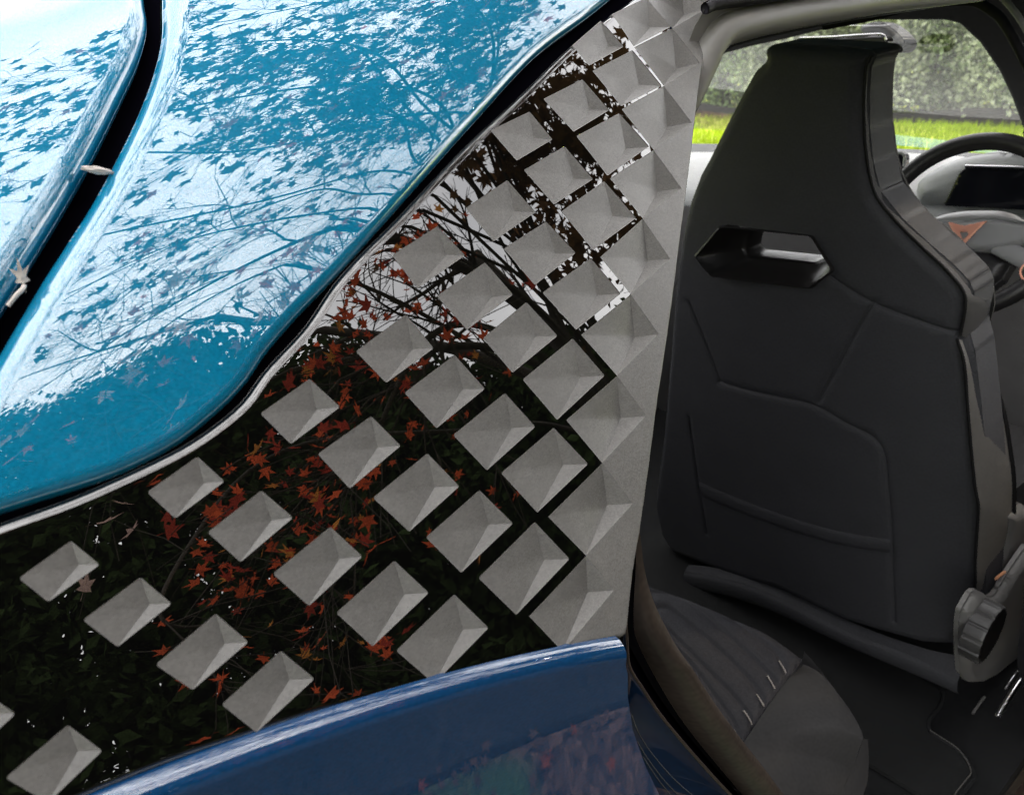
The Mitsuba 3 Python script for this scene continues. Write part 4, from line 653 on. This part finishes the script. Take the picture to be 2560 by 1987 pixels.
for y, f in ((0.026, 1.0), (0.004, 1.0), (0.0, 0.97), (0.0, 0.9), (0.004, 0.86), (0.005, 0.02)):
    rings.append(np.c_[kc[0] + rr_ * f * np.cos(tt_), np.full(144, kc[1] + y), kc[2] + rr_ * f * np.sin(tt_)])
add(SEAT + '__recline_knob', grid_mesh(np.array(rings), closed_v=True), KNOB, 40, label='ribbed recline knob on the seat side')

dk = np.linspace(0, 2 * np.pi, 49)[:-1]
add(SEAT + '__recline_knob__cap', trimesh.Trimesh(np.vstack([np.c_[kc[0] + kr * 0.86 * np.cos(dk), np.full(48, kc[1] - 0.001), kc[2] + kr * 0.86 * np.sin(dk)], [kc + [0, 0.002, 0]]]), np.c_[np.arange(48), (np.arange(48) + 1) % 48, np.full(48, 48)], process=False), PIPE, True)

# ---------------------------------------------------------------- rear seat, floor
RS = CAR + '__rear_seat'
fr_, sm_ = spline(A_('rs_front'), 60), spline(A_('rs_seam'), 60)
pad_poly = Polygon(np.vstack([fr_[:, :2], sm_[:, :2], [[0.10, 0.36], [0.10, 1.3]], [[fr_[0, 0], 1.3]]])).buffer(0)
gz = [(LineString(spline(np.array(g)[:, :2], 30)), 0.004, 0.0044) for g in DATA['rs_grooves']]
fs = lambda P, h: np.c_[P[:, 0], P[:, 1], 0.62 - h]
add(RS + '__cushion', panel(pad_poly, fs, 0.008, rolls=[(LineString(fr_[:, :2]), 0.03), (LineString(sm_[:, :2]), 0.010)], grooves=gz, skirt=0.2), RIB, 50, label='ribbed dark grey rear seat cushion')
for g in DATA['rs_stitch']:
    add(RS + '__stitch', tube(spline(np.array(g), 12) + [0, 0, -0.002], 0.0009, 6), STITCH, True)
b1, b2 = [np.array(q) for q in DATA['rs_bol']]
edge = np.vstack([b1, b2[1:]])
sr = sm_[::-1]
inner_ = np.vstack([sm_])
E_, B_ = spline(sm_ + [0, 0, -0.004], 60), spline(edge, 60)
dz_ = 0.022 * np.clip(1 - np.arange(60) / 14, 0, 1) ** 2
E_[:, 2] -= dz_
B_[:, 2] -= dz_
wd = np.linalg.norm(E_ - B_, axis=1)
sv = np.linspace(0, 1, 16)[None, :, None]
bu = (np.minimum(wd, 0.14) * np.clip(wd / 0.10, 0, 1))[:, None, None] * (np.sin(np.pi * sv) ** 0.8) * np.array([0.04, -0.04, 0.13])
add(RS + '__side_bolster', grid_mesh(E_[:, None] * (1 - sv) + B_[:, None] * sv + bu), LEATHER2, True, label='smooth grey leather bolster of the rear seat')
add(RS + '__bolster_front', ruled(spline(edge, 40), spline(edge, 40) * [1, 1, 0] + [0.0, 0.02, 0.36], 40, 8), LEATHER2, True)
sd = A_('rs_side')
add(RS + '__side_cover', ruled(b2, sd[:3], 30, 6, bulge=[0.004, -0.004, 0]), LEATHER2, True)
add(RS + '__backrest', box(0.0, 0.10, 0.34, 1.6, 0.6, 1.2), RIB, 40)
add(CAR + '__floor', box(-0.1, 2.1, 0.16, 1.66, 0.30, 0.33), CARPET, False)
mt = spline(A_('mat'), 80)
mpoly = Polygon(np.vstack([mt[:, :2], [[0.95, 0.95]], [[1.3, 0.95]]])).buffer(0)
add(CAR + '__floor_mat', panel(mpoly, lambda P, h: np.c_[P[:, 0], P[:, 1], 0.342 - h], 0.02, rolls=[(LineString(mt[:, :2]), 0.006)], skirt=0.008), MATB, 40, label='black carpet mat on the rear floor')
add(CAR + '__floor_mat__bound_edge', tube(mt + [0, 0, 0.0015], 0.0035, 8), CARPET, True)
for i in range(4, 76, 1):
    pass
st = [tube(np.array([mt[i] + [0.0, 0.006, 0.006], mt[i] * 0.35 + mt[i + 1] * 0.65 + [0.0, 0.006, 0.006]]), 0.0009, 5) for i in range(30, 78)]
add(CAR + '__floor_mat__stitching', cat(st), THREAD2, False, kind='stuff')
for k, m_ in (('strip', CHROME), ('strip2', PLAS), ('strip3', CHROME)):
    add(CAR + '__seat_rail', tube(spline(A_(k), 20), 0.0042 if k == 'strip' else 0.0022, 8), m_, True)
add(CAR + '__seat_belt', ruled(A_('belt'), A_('belt') + [0.25, 0.0, 0.0], 40, 4), RUBBER, True)

# the open rear door, swung out on its hinge
HG, DA = np.array([1.15, 0.13, 0.0]), math.radians(42)
dd, dn = np.array([-math.cos(DA), -math.sin(DA), 0]), np.array([math.sin(DA), -math.cos(DA), 0])
_, dsurf = plane_frame(HG, dd, [0, 0, 1], dn)
low_ = Polygon(smooth_poly(np.array([[0, 0.28], [0.60, 0.28], [0.74, 0.5], [0.86, 0.80], [0.88, 0.97], [0, 1.0]]), 1))
add(CAR + '__rear_door__outer_panel', panel(low_, lambda P, h: dsurf(P, h - 0.05), 0.03, rolls=[(low_.exterior, 0.02)], skirt=0.05), BLUE_SHADE, 40)
add(CAR + '__rear_door__inner_trim', panel(low_.buffer(-0.01), lambda P, h: dsurf(P, 0.03 - h), 0.03, rolls=[(low_.buffer(-0.01).exterior, 0.03)]), GARN, 40)
fo_ = Polygon([[0, 0.985], [0.88, 0.965], [0.80, 1.15], [0.55, 1.385], [0.0, 1.42]])
fi_ = fo_.buffer(-0.045).buffer(0.02).buffer(0.0)
add(CAR + '__rear_door__window_frame', panel(fo_.difference(fi_), lambda P, h: dsurf(P, h - 0.02), 0.02, rolls=[(fo_.exterior, 0.01)], skirt=0.04), RUBBER, 40)
add(CAR + '__rear_door__glass', trimesh.Trimesh(dsurf(np.array([[0.03, 0.98], [0.85, 0.97], [0.78, 1.14], [0.53, 1.37], [0.03, 1.4]]), np.zeros(5)), [[0, 1, 2], [0, 2, 3], [0, 3, 4]], process=False), GLASS, False)

# shell of the cabin
ry = np.linspace(0.352, 1.49, 24)
rz = 1.428 + 0.035 * (1 - ((ry - 0.92) / 0.57) ** 2)
add(CAR + '__roof', cat([grid_mesh(np.array([np.c_[np.full(24, x), ry, rz + dz] for x in np.linspace(0.60, 1.46, 12)])) for dz in (0.0, 0.02)]), BLUE, True, label='blue roof')
add(CAR + '__cabin_rear', cat([box(-0.30, 0.62, 0.66, 1.5, 1.28, 1.30), box(-0.34, -0.30, 0.42, 1.6, 0.5, 1.28), box(-0.84, -0.36, 0.26, 1.6, 0.3, 1.04)]), GARN, False)
add(CAR + '__left_side', cat([box(-0.5, 2.2, 1.64, 1.70, 0.28, 0.98), box(1.1, 1.18, 1.56, 1.64, 0.98, 1.425), box(-0.1, 0.15, 1.56, 1.64, 0.98, 1.425)]), BLUE_SHADE, False)
for x0, x1 in ((0.15, 1.1), (1.18, 2.0)):
    add(CAR + '__side_window', trimesh.Trimesh([[x0, 1.64, 0.98], [x1, 1.64, 0.98], [min(x1, 1.5), 1.56, 1.42], [x0, 1.56, 1.42]], [[0, 1, 2], [0, 2, 3]], process=False), GLASS, False)
add(CAR + '__underbody', box(-0.75, 3.3, 0.16, 1.66, 0.22, 0.29), RUBBER, False)
add(CAR + '__bonnet', grid_mesh(np.array([[[x, y, 0.97 - 0.22 * max(0, (x - 2.1) / 1.1) ** 2 - 0.10 * (abs(y - 0.92) / 0.78) ** 4] for y in np.linspace(0.14, 1.70, 20)] for x in np.linspace(2.12, 3.2, 20)])), BLUE, True)
add(CAR + '__bumper', ruled(np.array([[3.2, y, 0.78] for y in np.linspace(0.14, 1.7, 8)]), np.array([[3.3, y, 0.25] for y in np.linspace(0.2, 1.64, 8)]), 20, 8, bulge=[0.08, 0, 0]), BLUE, True)
for x in (2.77, -0.05):
    for y, sg in ((0.10, 1), (1.74, -1)):
        if y < 1 and x < 0:
            continue
        w = trimesh.creation.cylinder(radius=0.34, height=0.2, sections=40)
        w.apply_transform(trimesh.transformations.rotation_matrix(math.pi / 2, [1, 0, 0]))
        w.apply_translation([x, y + sg * 0.1, 0.34])
        add(CAR + '__wheel', w, RUBBER, 30)
add(CAR + '__front_wing', ruled(np.array([[1.25, 0.12, 0.98], [2.1, 0.12, 1.02], [3.2, 0.16, 0.86]]), np.array([[1.25, 0.06, 0.25], [2.1, 0.06, 0.25], [3.28, 0.2, 0.25]]), 30, 10, bulge=[0, -0.03, 0]), BLUE, True)

# ---------------------------------------------------------------- debris in the gap
db = A_('debris')


def star_leaf():
    lob = [(-62, 0.30), (-20, 0.62), (2, 0.36), (33, 0.92), (60, 0.40), (90, 1.0), (120, 0.40), (147, 0.92), (178, 0.36), (200, 0.62), (242, 0.30)]
    V = [(0, 0.05, 0)]
    for a, r_ in lob:
        a = math.radians(a)
        V.append((r_ * math.cos(a), r_ * math.sin(a) + 0.0, 0.14 * r_ * r_ - 0.05 * abs(math.cos(a))))
    V += [(0.02, -0.75, 0.05), (-0.02, -0.75, 0.05)]
    F = [[0, i, i + 1] for i in range(1, 11)] + [[0, 11, 1], [0, 13, 12]]
    return np.array(V), np.array(F)


SV, SF = star_leaf()


def scatter(V, F, pos, rot, size):
    n = len(pos)
    W = np.einsum('nij,kj->nki', rot, V) * np.asarray(size)[:, None, None] + pos[:, None]
    return trimesh.Trimesh(W.reshape(-1, 3), (F[None] + (np.arange(n) * len(V))[:, None, None]).reshape(-1, 3), process=False)


def rots(n, rng, droop=0.0):
    q = rng.normal(size=(n, 4))
    q /= np.linalg.norm(q, axis=1, keepdims=True)
    w, x, y, z_ = q.T
    return np.stack([np.stack([1 - 2 * (y * y + z_ * z_), 2 * (x * y - z_ * w), 2 * (x * z_ + y * w)], -1),
                     np.stack([2 * (x * y + z_ * w), 1 - 2 * (x * x + z_ * z_), 2 * (y * z_ - x * w)], -1),
                     np.stack([2 * (x * z_ - y * w), 2 * (y * z_ + x * w), 1 - 2 * (x * x + y * y)], -1)], 1)


rng = np.random.default_rng(5)
k = trimesh.Trimesh(SV, SF).subdivide().subdivide().subdivide()
kv = k.vertices * [1, 1, 0.6]
kv[:, 2] += 0.5 * (meshkit.fbm(kv * 1.6 + 4, 3) - 0.5) + 0.35 * kv[:, 0] ** 2
kv = np.c_[kv[:, 0] * 0.55, kv[:, 2] * 0.8, kv[:, 1]] * 0.0075
fl_m = trimesh.Trimesh(kv + db[0], k.faces)
sl = trimesh.creation.icosphere(subdivisions=3)
sl = trimesh.Trimesh(sl.vertices * [0.0055, 0.002, 0.0014] * (0.6 + 0.8 * meshkit.fbm(sl.vertices * 2 + 2, 2)[:, None]), sl.faces)
sl.apply_transform(trimesh.transformations.rotation_matrix(0.25, [0, 1, 0]))
sl.apply_translation(db[4])
stem = tube(spline(np.array([db[0] + [0, 0, -0.003], 0.5 * (db[0] + db[1]) + [0.001, -0.002, 0.0], db[1]]), 12), 0.0008, 6)
PALE = pri('dry_petal', tint((0.55, 0.50, 0.46), 150, 0.25), 0.8)
add('fallen_petal', cat([fl_m, stem]), PALE, True, label='pale dried petal with a stem caught low in the black tailgate gap', category='petal')
add('leaf_sliver', sl, PALE, True, label='small white leaf sliver lying halfway up the black tailgate gap', category='leaf')

# ---------------------------------------------------------------- ground and plants
add('ground', trimesh.Trimesh([[-300, -300, 0], [300, -300, 0], [300, 300, 0], [-300, 300, 0]], [[0, 1, 2], [0, 2, 3]], process=False), LAWN, False, kind='structure', label='bright green lawn beyond the car')
add('path', trimesh.Trimesh([[-9, -8, 0.004], [9, -8, 0.004], [9, -0.39, 0.004], [-9, -0.39, 0.004]], [[0, 1, 2], [0, 2, 3]], process=False), ASPH, False, kind='structure', label='dark asphalt path beside the car')
add('verge', trimesh.Trimesh([[-9, -0.39, 0.02], [6.2, -0.39, 0.02], [6.2, 5, 0.02], [-9, 5, 0.02]], [[0, 1, 2], [0, 2, 3]], process=False), LITTER, False, kind='structure', label='verge of grass and fallen leaves under the car')
add('kerb', box(-9, 9, -0.40, -0.385, -0.05, 0.022), SOIL, False, kind='structure')


def branch(out, tips, p, d, L, r, level, rng, droop, spread, minr=0.004):
    n = max(3, int(L / 0.16))
    P = [p]
    step = L / n
    for i in range(n):
        d = unit(d + rng.normal(size=3) * 0.13 + np.array([0, 0, -droop * 0.10]))
        P.append(P[-1] + d * step)
    P = np.array(P)
    R = np.linspace(r, max(r * 0.35, minr * 0.5), len(P))
    out.append((P, R, level))
    if level == 0:
        tips += [(x, d) for x in P[1:]]
        return
    kids = {4: 9, 3: 8, 2: 7, 1: 6}[level]
    for _ in range(kids):
        t_ = rng.uniform(0.25, 1.0)
        i = min(int(t_ * n), n)
        ax = rng.normal(size=3)
        ax -= ax @ d * d
        dd = unit(d + unit(ax) * spread * rng.uniform(0.6, 1.3))
        branch(out, tips, P[i], dd, L * rng.uniform(0.35, 0.6), R[i] * 0.55, level - 1, rng, droop, spread, minr)


def wood(out):
    ms = [tube(P, R, 7 if l >= 2 else 4, caps=False) for P, R, l in out]
    return cat(ms)


def limb_path(pts, n):
    return CubicSpline(np.linspace(0, 1, len(pts)), np.array(pts, float))(np.linspace(0, 1, n))


def sweetgum(key, base, limbs, seed, label, cat_):
    rng = np.random.default_rng(seed)
    labels[key] = {'label': label, 'category': cat_}
    top = np.array(base) + [0, 0, 2.0]
    tr = limb_path([base, np.array(base) + [0.05, 0.03, 1.0], top, top + [-0.3, 0.2, 2.5]], 20)
    add(key + '__trunk', tube(tr, np.linspace(0.17, 0.07, 20), 14), BARK, True)
    for pts, r0, dens, levels, cols, *first in limbs:
        P = limb_path([top] + pts, 40)
        if r0 < 0.03:
            w = rng.normal(size=(7, 3)) * 0.13
            w[0] = 0
            P = P + CubicSpline(np.linspace(0, 1, 7), w)(np.linspace(0, 1, 40))
        R = np.linspace(r0, 0.006, 40)
        out, tips = [(P, R, 3)], []
        for _ in range(dens):
            i = rng.integers(first[0] if first else 10, 39)
            d = unit(P[min(i + 1, 39)] - P[i])
            ax = rng.normal(size=3)
            branch(out, tips, P[i], unit(d + 0.9 * unit(ax - ax @ d * d)), rng.uniform(0.5, 1.1), R[i] * 0.5, levels, rng, 0.25, 0.8)
        lk = name(key + '__limb')
        scene[lk] = mikit.ply(wood(out), BARK, smooth=True)
        pos = np.array([x for x, _ in tips])
        for m_, frac, size in cols:
            q = pos[rng.random(len(pos)) < frac]
            if len(q):
                q = q + rng.normal(size=q.shape) * 0.03
                add(key + '__foliage', scatter(SV, SF, q, flat_rots(len(q), rng, 0.7), rng.uniform(size * 0.6, size * 1.25, len(q))), m_, False, kind='stuff')




def flat_rots(n, rng, tilt=0.5):
    nrm = unit(np.c_[rng.normal(size=(n, 2)) * tilt, np.ones(n)])
    a_ = rng.uniform(0, 2 * np.pi, n)
    e = np.c_[np.cos(a_), np.sin(a_), 0 * a_]
    e = unit(e - (e * nrm).sum(1, keepdims=True) * nrm)
    return np.stack([e, np.cross(nrm, e), nrm], -1)


def clump(c, h, rad, n, size, seed, cone, base):
    rng = np.random.default_rng(seed)
    trunk = tube(np.array([[c[0], c[1], 0], [c[0] + 0.05, c[1], h * 0.5], [c[0], c[1], h * 0.92]]), [0.13, 0.09, 0.02], 8)
    m = int(n / 26)
    zc = rng.uniform(base, h, m)
    rr = rad * (1 - cone * (zc / h)) * np.sqrt(rng.uniform(0.15, 1, m))
    th = rng.uniform(0, 2 * np.pi, m)
    ctr = np.c_[c[0] + rr * np.cos(th), c[1] + rr * np.sin(th), zc]
    pos = np.repeat(ctr, 26, 0) + rng.normal(size=(m * 26, 3)) * [0.20, 0.20, 0.14]
    pos = pos[pos[:, 2] > 0.02]
    V = np.array([[0, 0, 0], [0.35, 0.5, 0.08], [0, 1.2, 0], [-0.35, 0.5, 0.08]])
    return trunk, scatter(V, np.array([[0, 1, 2], [0, 2, 3]]), pos, rots(len(pos), rng), rng.uniform(0.6, 1.3, len(pos)) * size)


wd_, fo_l = [], []
for i_, (az, dist, h) in enumerate(((-125, 6.4, 8.2), (-111, 6.2, 8.4), (-98, 6.2, 8.0), (-86, 6.3, 8.0), (-76, 6.2, 7.2), (-67, 6.3, 6.4), (-59, 6.5, 5.4), (-51, 6.8, 4.9), (-43, 7.2, 4.7), (-35, 7.6, 4.2))):
    a = math.radians(az)
    t_, f_ = clump((0.2 + dist * math.cos(a), 0.2 + dist * math.sin(a)), h, 1.15, 15000, 0.14, 40 + i_, 0.42, 0.4)
    wd_.append(t_)
    fo_l.append(f_)
add('conifer_wood', cat(fo_l), DARKG, False, kind='stuff', label='dense dark evergreen wood beyond the path, mirrored in the black pillar trim', category='trees')
add('conifer_wood__trunks', cat(wd_), BARK, True, kind='stuff')

LIMBS = [
    ([[2.4, -1.9, 3.0], [1.6, -1.6, 2.92], [1.15, -1.75, 2.60], [0.65, -1.95, 2.28]], 0.032, 40, 1, [(RED, 0.34, 0.052), (RED2, 0.12, 0.055), (ORANGE, 0.06, 0.05)], 14),
    ([[2.4, -2.7, 2.9], [1.0, -2.6, 2.9], [0.15, -2.15, 2.42], [0.0, -2.0, 2.1]], 0.02, 7, 1, [(RED, 0.35, 0.06), (ORANGE, 0.12, 0.055)], 34),
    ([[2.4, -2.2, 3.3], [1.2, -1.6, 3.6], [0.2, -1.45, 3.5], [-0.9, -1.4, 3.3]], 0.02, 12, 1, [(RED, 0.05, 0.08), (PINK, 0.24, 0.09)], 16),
    ([[2.8, -2.0, 3.4], [1.8, -1.5, 3.7], [0.8, -1.3, 3.8], [-0.4, -1.5, 3.7]], 0.06, 8, 2, [(OLIVE, 0.02, 0.06), (RED, 0.02, 0.06)]),
    ([[2.6, -2.2, 3.1], [1.7, -1.9, 3.1], [0.9, -1.9, 3.2], [0.1, -2.2, 3.3]], 0.04, 4, 2, [(RED, 0.03, 0.055)], 18),
    ([[3.3, -2.3, 3.3], [2.7, -1.9, 3.6], [2.0, -1.6, 3.8], [1.4, -1.3, 3.9]], 0.06, 7, 2, [(RED, 0.02, 0.06)]),
    ([[2.5, -2.6, 3.6], [1.3, -2.6, 4.3], [0.2, -2.2, 4.6], [-0.8, -1.6, 4.6]], 0.06, 8, 2, [(OLIVE, 0.02, 0.06), (RED, 0.012, 0.06)]),
]
for x, y, zz, dn_, lf in ((0.3, 0.5, 4.4, 12, 0.10), (1.0, 1.6, 4.5, 14, 0.20), (1.9, 0.9, 4.4, 14, 0.26), (2.3, 2.2, 4.6, 12, 0.26), (1.5, 0.1, 4.1, 14, 0.22),
                          (-0.5, 1.2, 4.1, 9, 0.09), (0.2, 2.6, 4.2, 11, 0.14), (0.9, 3.1, 4.3, 9, 0.15), (-0.9, 0.4, 3.9, 8, 0.07), (-0.1, -0.5, 4.2, 11, 0.06), (-0.6, -0.4, 3.8, 8, 0.05),
                          (0.8, 0.9, 4.9, 12, 0.14), (-0.7, 2.2, 3.9, 7, 0.08)):
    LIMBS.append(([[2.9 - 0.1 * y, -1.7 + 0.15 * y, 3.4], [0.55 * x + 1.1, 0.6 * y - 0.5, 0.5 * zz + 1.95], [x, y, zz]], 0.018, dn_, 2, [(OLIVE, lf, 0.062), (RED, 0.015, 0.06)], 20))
TREE = ('sweetgum_tree', [3.6, -2.6, 0], LIMBS, 11, 'autumn tree with star shaped red leaves reaching over the car', 'tree')
sweetgum(*TREE)
rng = np.random.default_rng(21)
q = np.c_[rng.uniform(-1.2, 3.0, 9000), rng.uniform(-0.5, 3.4, 9000), rng.uniform(3.9, 4.7, 9000)]
dens_ = np.clip((q[:, 0] + 0.5 * q[:, 1] + 0.2) / 2.2, 0.10, 1.0) * np.clip((meshkit.fbm(q * [1.7, 1.7, 0.6], 3, 4) - 0.42) / 0.10, 0, 1)
q = q[rng.random(9000) < 0.29 * dens_]
bq = rng.normal(size=(2400, 3)) * [0.30, 0.42, 0.34] + [3.1, -0.72, 3.25]
bq = bq[meshkit.fbm(bq * 2.6, 3, 9) > 0.47]
b2 = rng.normal(size=(420, 3)) * [0.2, 0.22, 0.2] + [2.55, -0.66, 3.45]  # leaf clump added to keep the sun off the upper tiles
bq = np.vstack([bq, b2])
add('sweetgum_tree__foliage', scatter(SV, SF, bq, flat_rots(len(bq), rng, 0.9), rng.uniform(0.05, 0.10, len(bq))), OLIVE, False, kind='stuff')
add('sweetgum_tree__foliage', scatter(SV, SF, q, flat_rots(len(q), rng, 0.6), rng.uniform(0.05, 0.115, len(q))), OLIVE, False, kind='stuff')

# beyond the windscreen
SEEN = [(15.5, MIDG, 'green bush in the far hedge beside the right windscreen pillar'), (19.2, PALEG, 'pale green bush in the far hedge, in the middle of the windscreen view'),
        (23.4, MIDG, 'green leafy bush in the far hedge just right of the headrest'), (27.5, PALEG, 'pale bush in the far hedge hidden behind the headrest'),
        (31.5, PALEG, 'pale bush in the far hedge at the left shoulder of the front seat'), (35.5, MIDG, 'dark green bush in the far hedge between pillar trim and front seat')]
for i_, (az, b, lb) in enumerate(SEEN):
    a = math.radians(az)
    dist = 20.4 + 0.4 * (i_ % 3)
    key = name('hedge_bush')
    labels[key] = {'label': lb, 'category': 'bush', 'group': 'bushes of the far hedge'}
    t_, f_ = clump((dist * math.cos(a), dist * math.sin(a)), 4.2 + 0.25 * (i_ % 3), 1.6, 15000, 0.10, 90 + i_, 0.25, 0.25)
    add(key + '__trunk', t_, BARK, True)
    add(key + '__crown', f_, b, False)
rest = {MIDG: [], PALEG: [], TANL: []}
for i_, az in enumerate(list(range(0, 100, 5))):
    a = math.radians(az)
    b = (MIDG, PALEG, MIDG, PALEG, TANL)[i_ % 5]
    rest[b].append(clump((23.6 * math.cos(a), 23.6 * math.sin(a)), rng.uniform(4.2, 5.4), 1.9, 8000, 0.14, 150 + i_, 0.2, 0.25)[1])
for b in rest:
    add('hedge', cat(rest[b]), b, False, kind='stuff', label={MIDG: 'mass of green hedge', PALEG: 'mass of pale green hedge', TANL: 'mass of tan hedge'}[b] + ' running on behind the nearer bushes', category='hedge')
ang2 = np.radians(np.linspace(-2, 80, 60))
add('bank', ruled(np.c_[19.2 * np.cos(ang2), 19.2 * np.sin(ang2), 0 * ang2], np.c_[19.5 * np.cos(ang2), 19.5 * np.sin(ang2), 0.22 + 0.10 * np.sin(ang2 * 40)], 60, 6, bulge=[0, 0, 0.1]), SOIL, True, kind='structure', label='dark earth bank under the hedge')
ng = 26000
ga, gd = np.radians(rng.uniform(8, 45, ng)), rng.uniform(6, 19.2, ng)
V = np.array([[-0.1, 0, 0], [0.1, 0, 0], [0.02, 0.15, 1.0]])
yaw = rng.uniform(0, 2 * np.pi, ng)
Rz = np.zeros((ng, 3, 3)); Rz[:, 0, 0] = np.cos(yaw); Rz[:, 0, 1] = -np.sin(yaw); Rz[:, 1, 0] = np.sin(yaw); Rz[:, 1, 1] = np.cos(yaw); Rz[:, 2, 2] = 1
add('grass', scatter(V, np.array([[0, 1, 2]]), np.c_[gd * np.cos(ga), gd * np.sin(ga), 0 * ga], Rz, rng.uniform(0.06, 0.16, ng)), GRASSB, False, kind='stuff', label='short bright grass on the lawn', category='grass')
nl = 5000
lp = np.c_[rng.uniform(-2.5, 2.5, nl), np.where(rng.random(nl) < 0.92, rng.uniform(-0.40, 0.3, nl), rng.uniform(-3.0, -0.4, nl)), rng.uniform(0.024, 0.04, nl)]
RL = rots(nl, rng)
tl = rng.normal(size=(nl, 2)) * 0.3
nrm = unit(np.c_[tl, np.ones(nl)])
ya = rng.uniform(0, 6.28, nl)
e1 = unit(np.c_[np.cos(ya), np.sin(ya), 0 * ya] - (np.c_[np.cos(ya), np.sin(ya), 0 * ya] * nrm).sum(1, keepdims=True) * nrm)
RL = np.stack([e1, np.cross(nrm, e1), nrm], -1)
BROWN = leafmat('brown_leaf', (0.085, 0.058, 0.045), 0.1, 0.5)
TAN2 = leafmat('dry_tan_leaf', (0.20, 0.14, 0.08), 0.1, 0.5)
RUST = leafmat('rust_leaf', (0.16, 0.05, 0.02), 0.1, 0.5)
for m_, s in ((BROWN, slice(0, 4400)), (TAN2, slice(4400, 4700)), (RUST, slice(4700, 5000))):
    add('leaf_litter', scatter(SV, SF, lp[s], RL[s], rng.uniform(0.010, 0.017, len(lp[s]))), m_, False, kind='stuff')
labels['leaf_litter'] = {'label': 'fallen autumn leaves covering the ground beside the car', 'category': 'leaves', 'kind': 'stuff'}
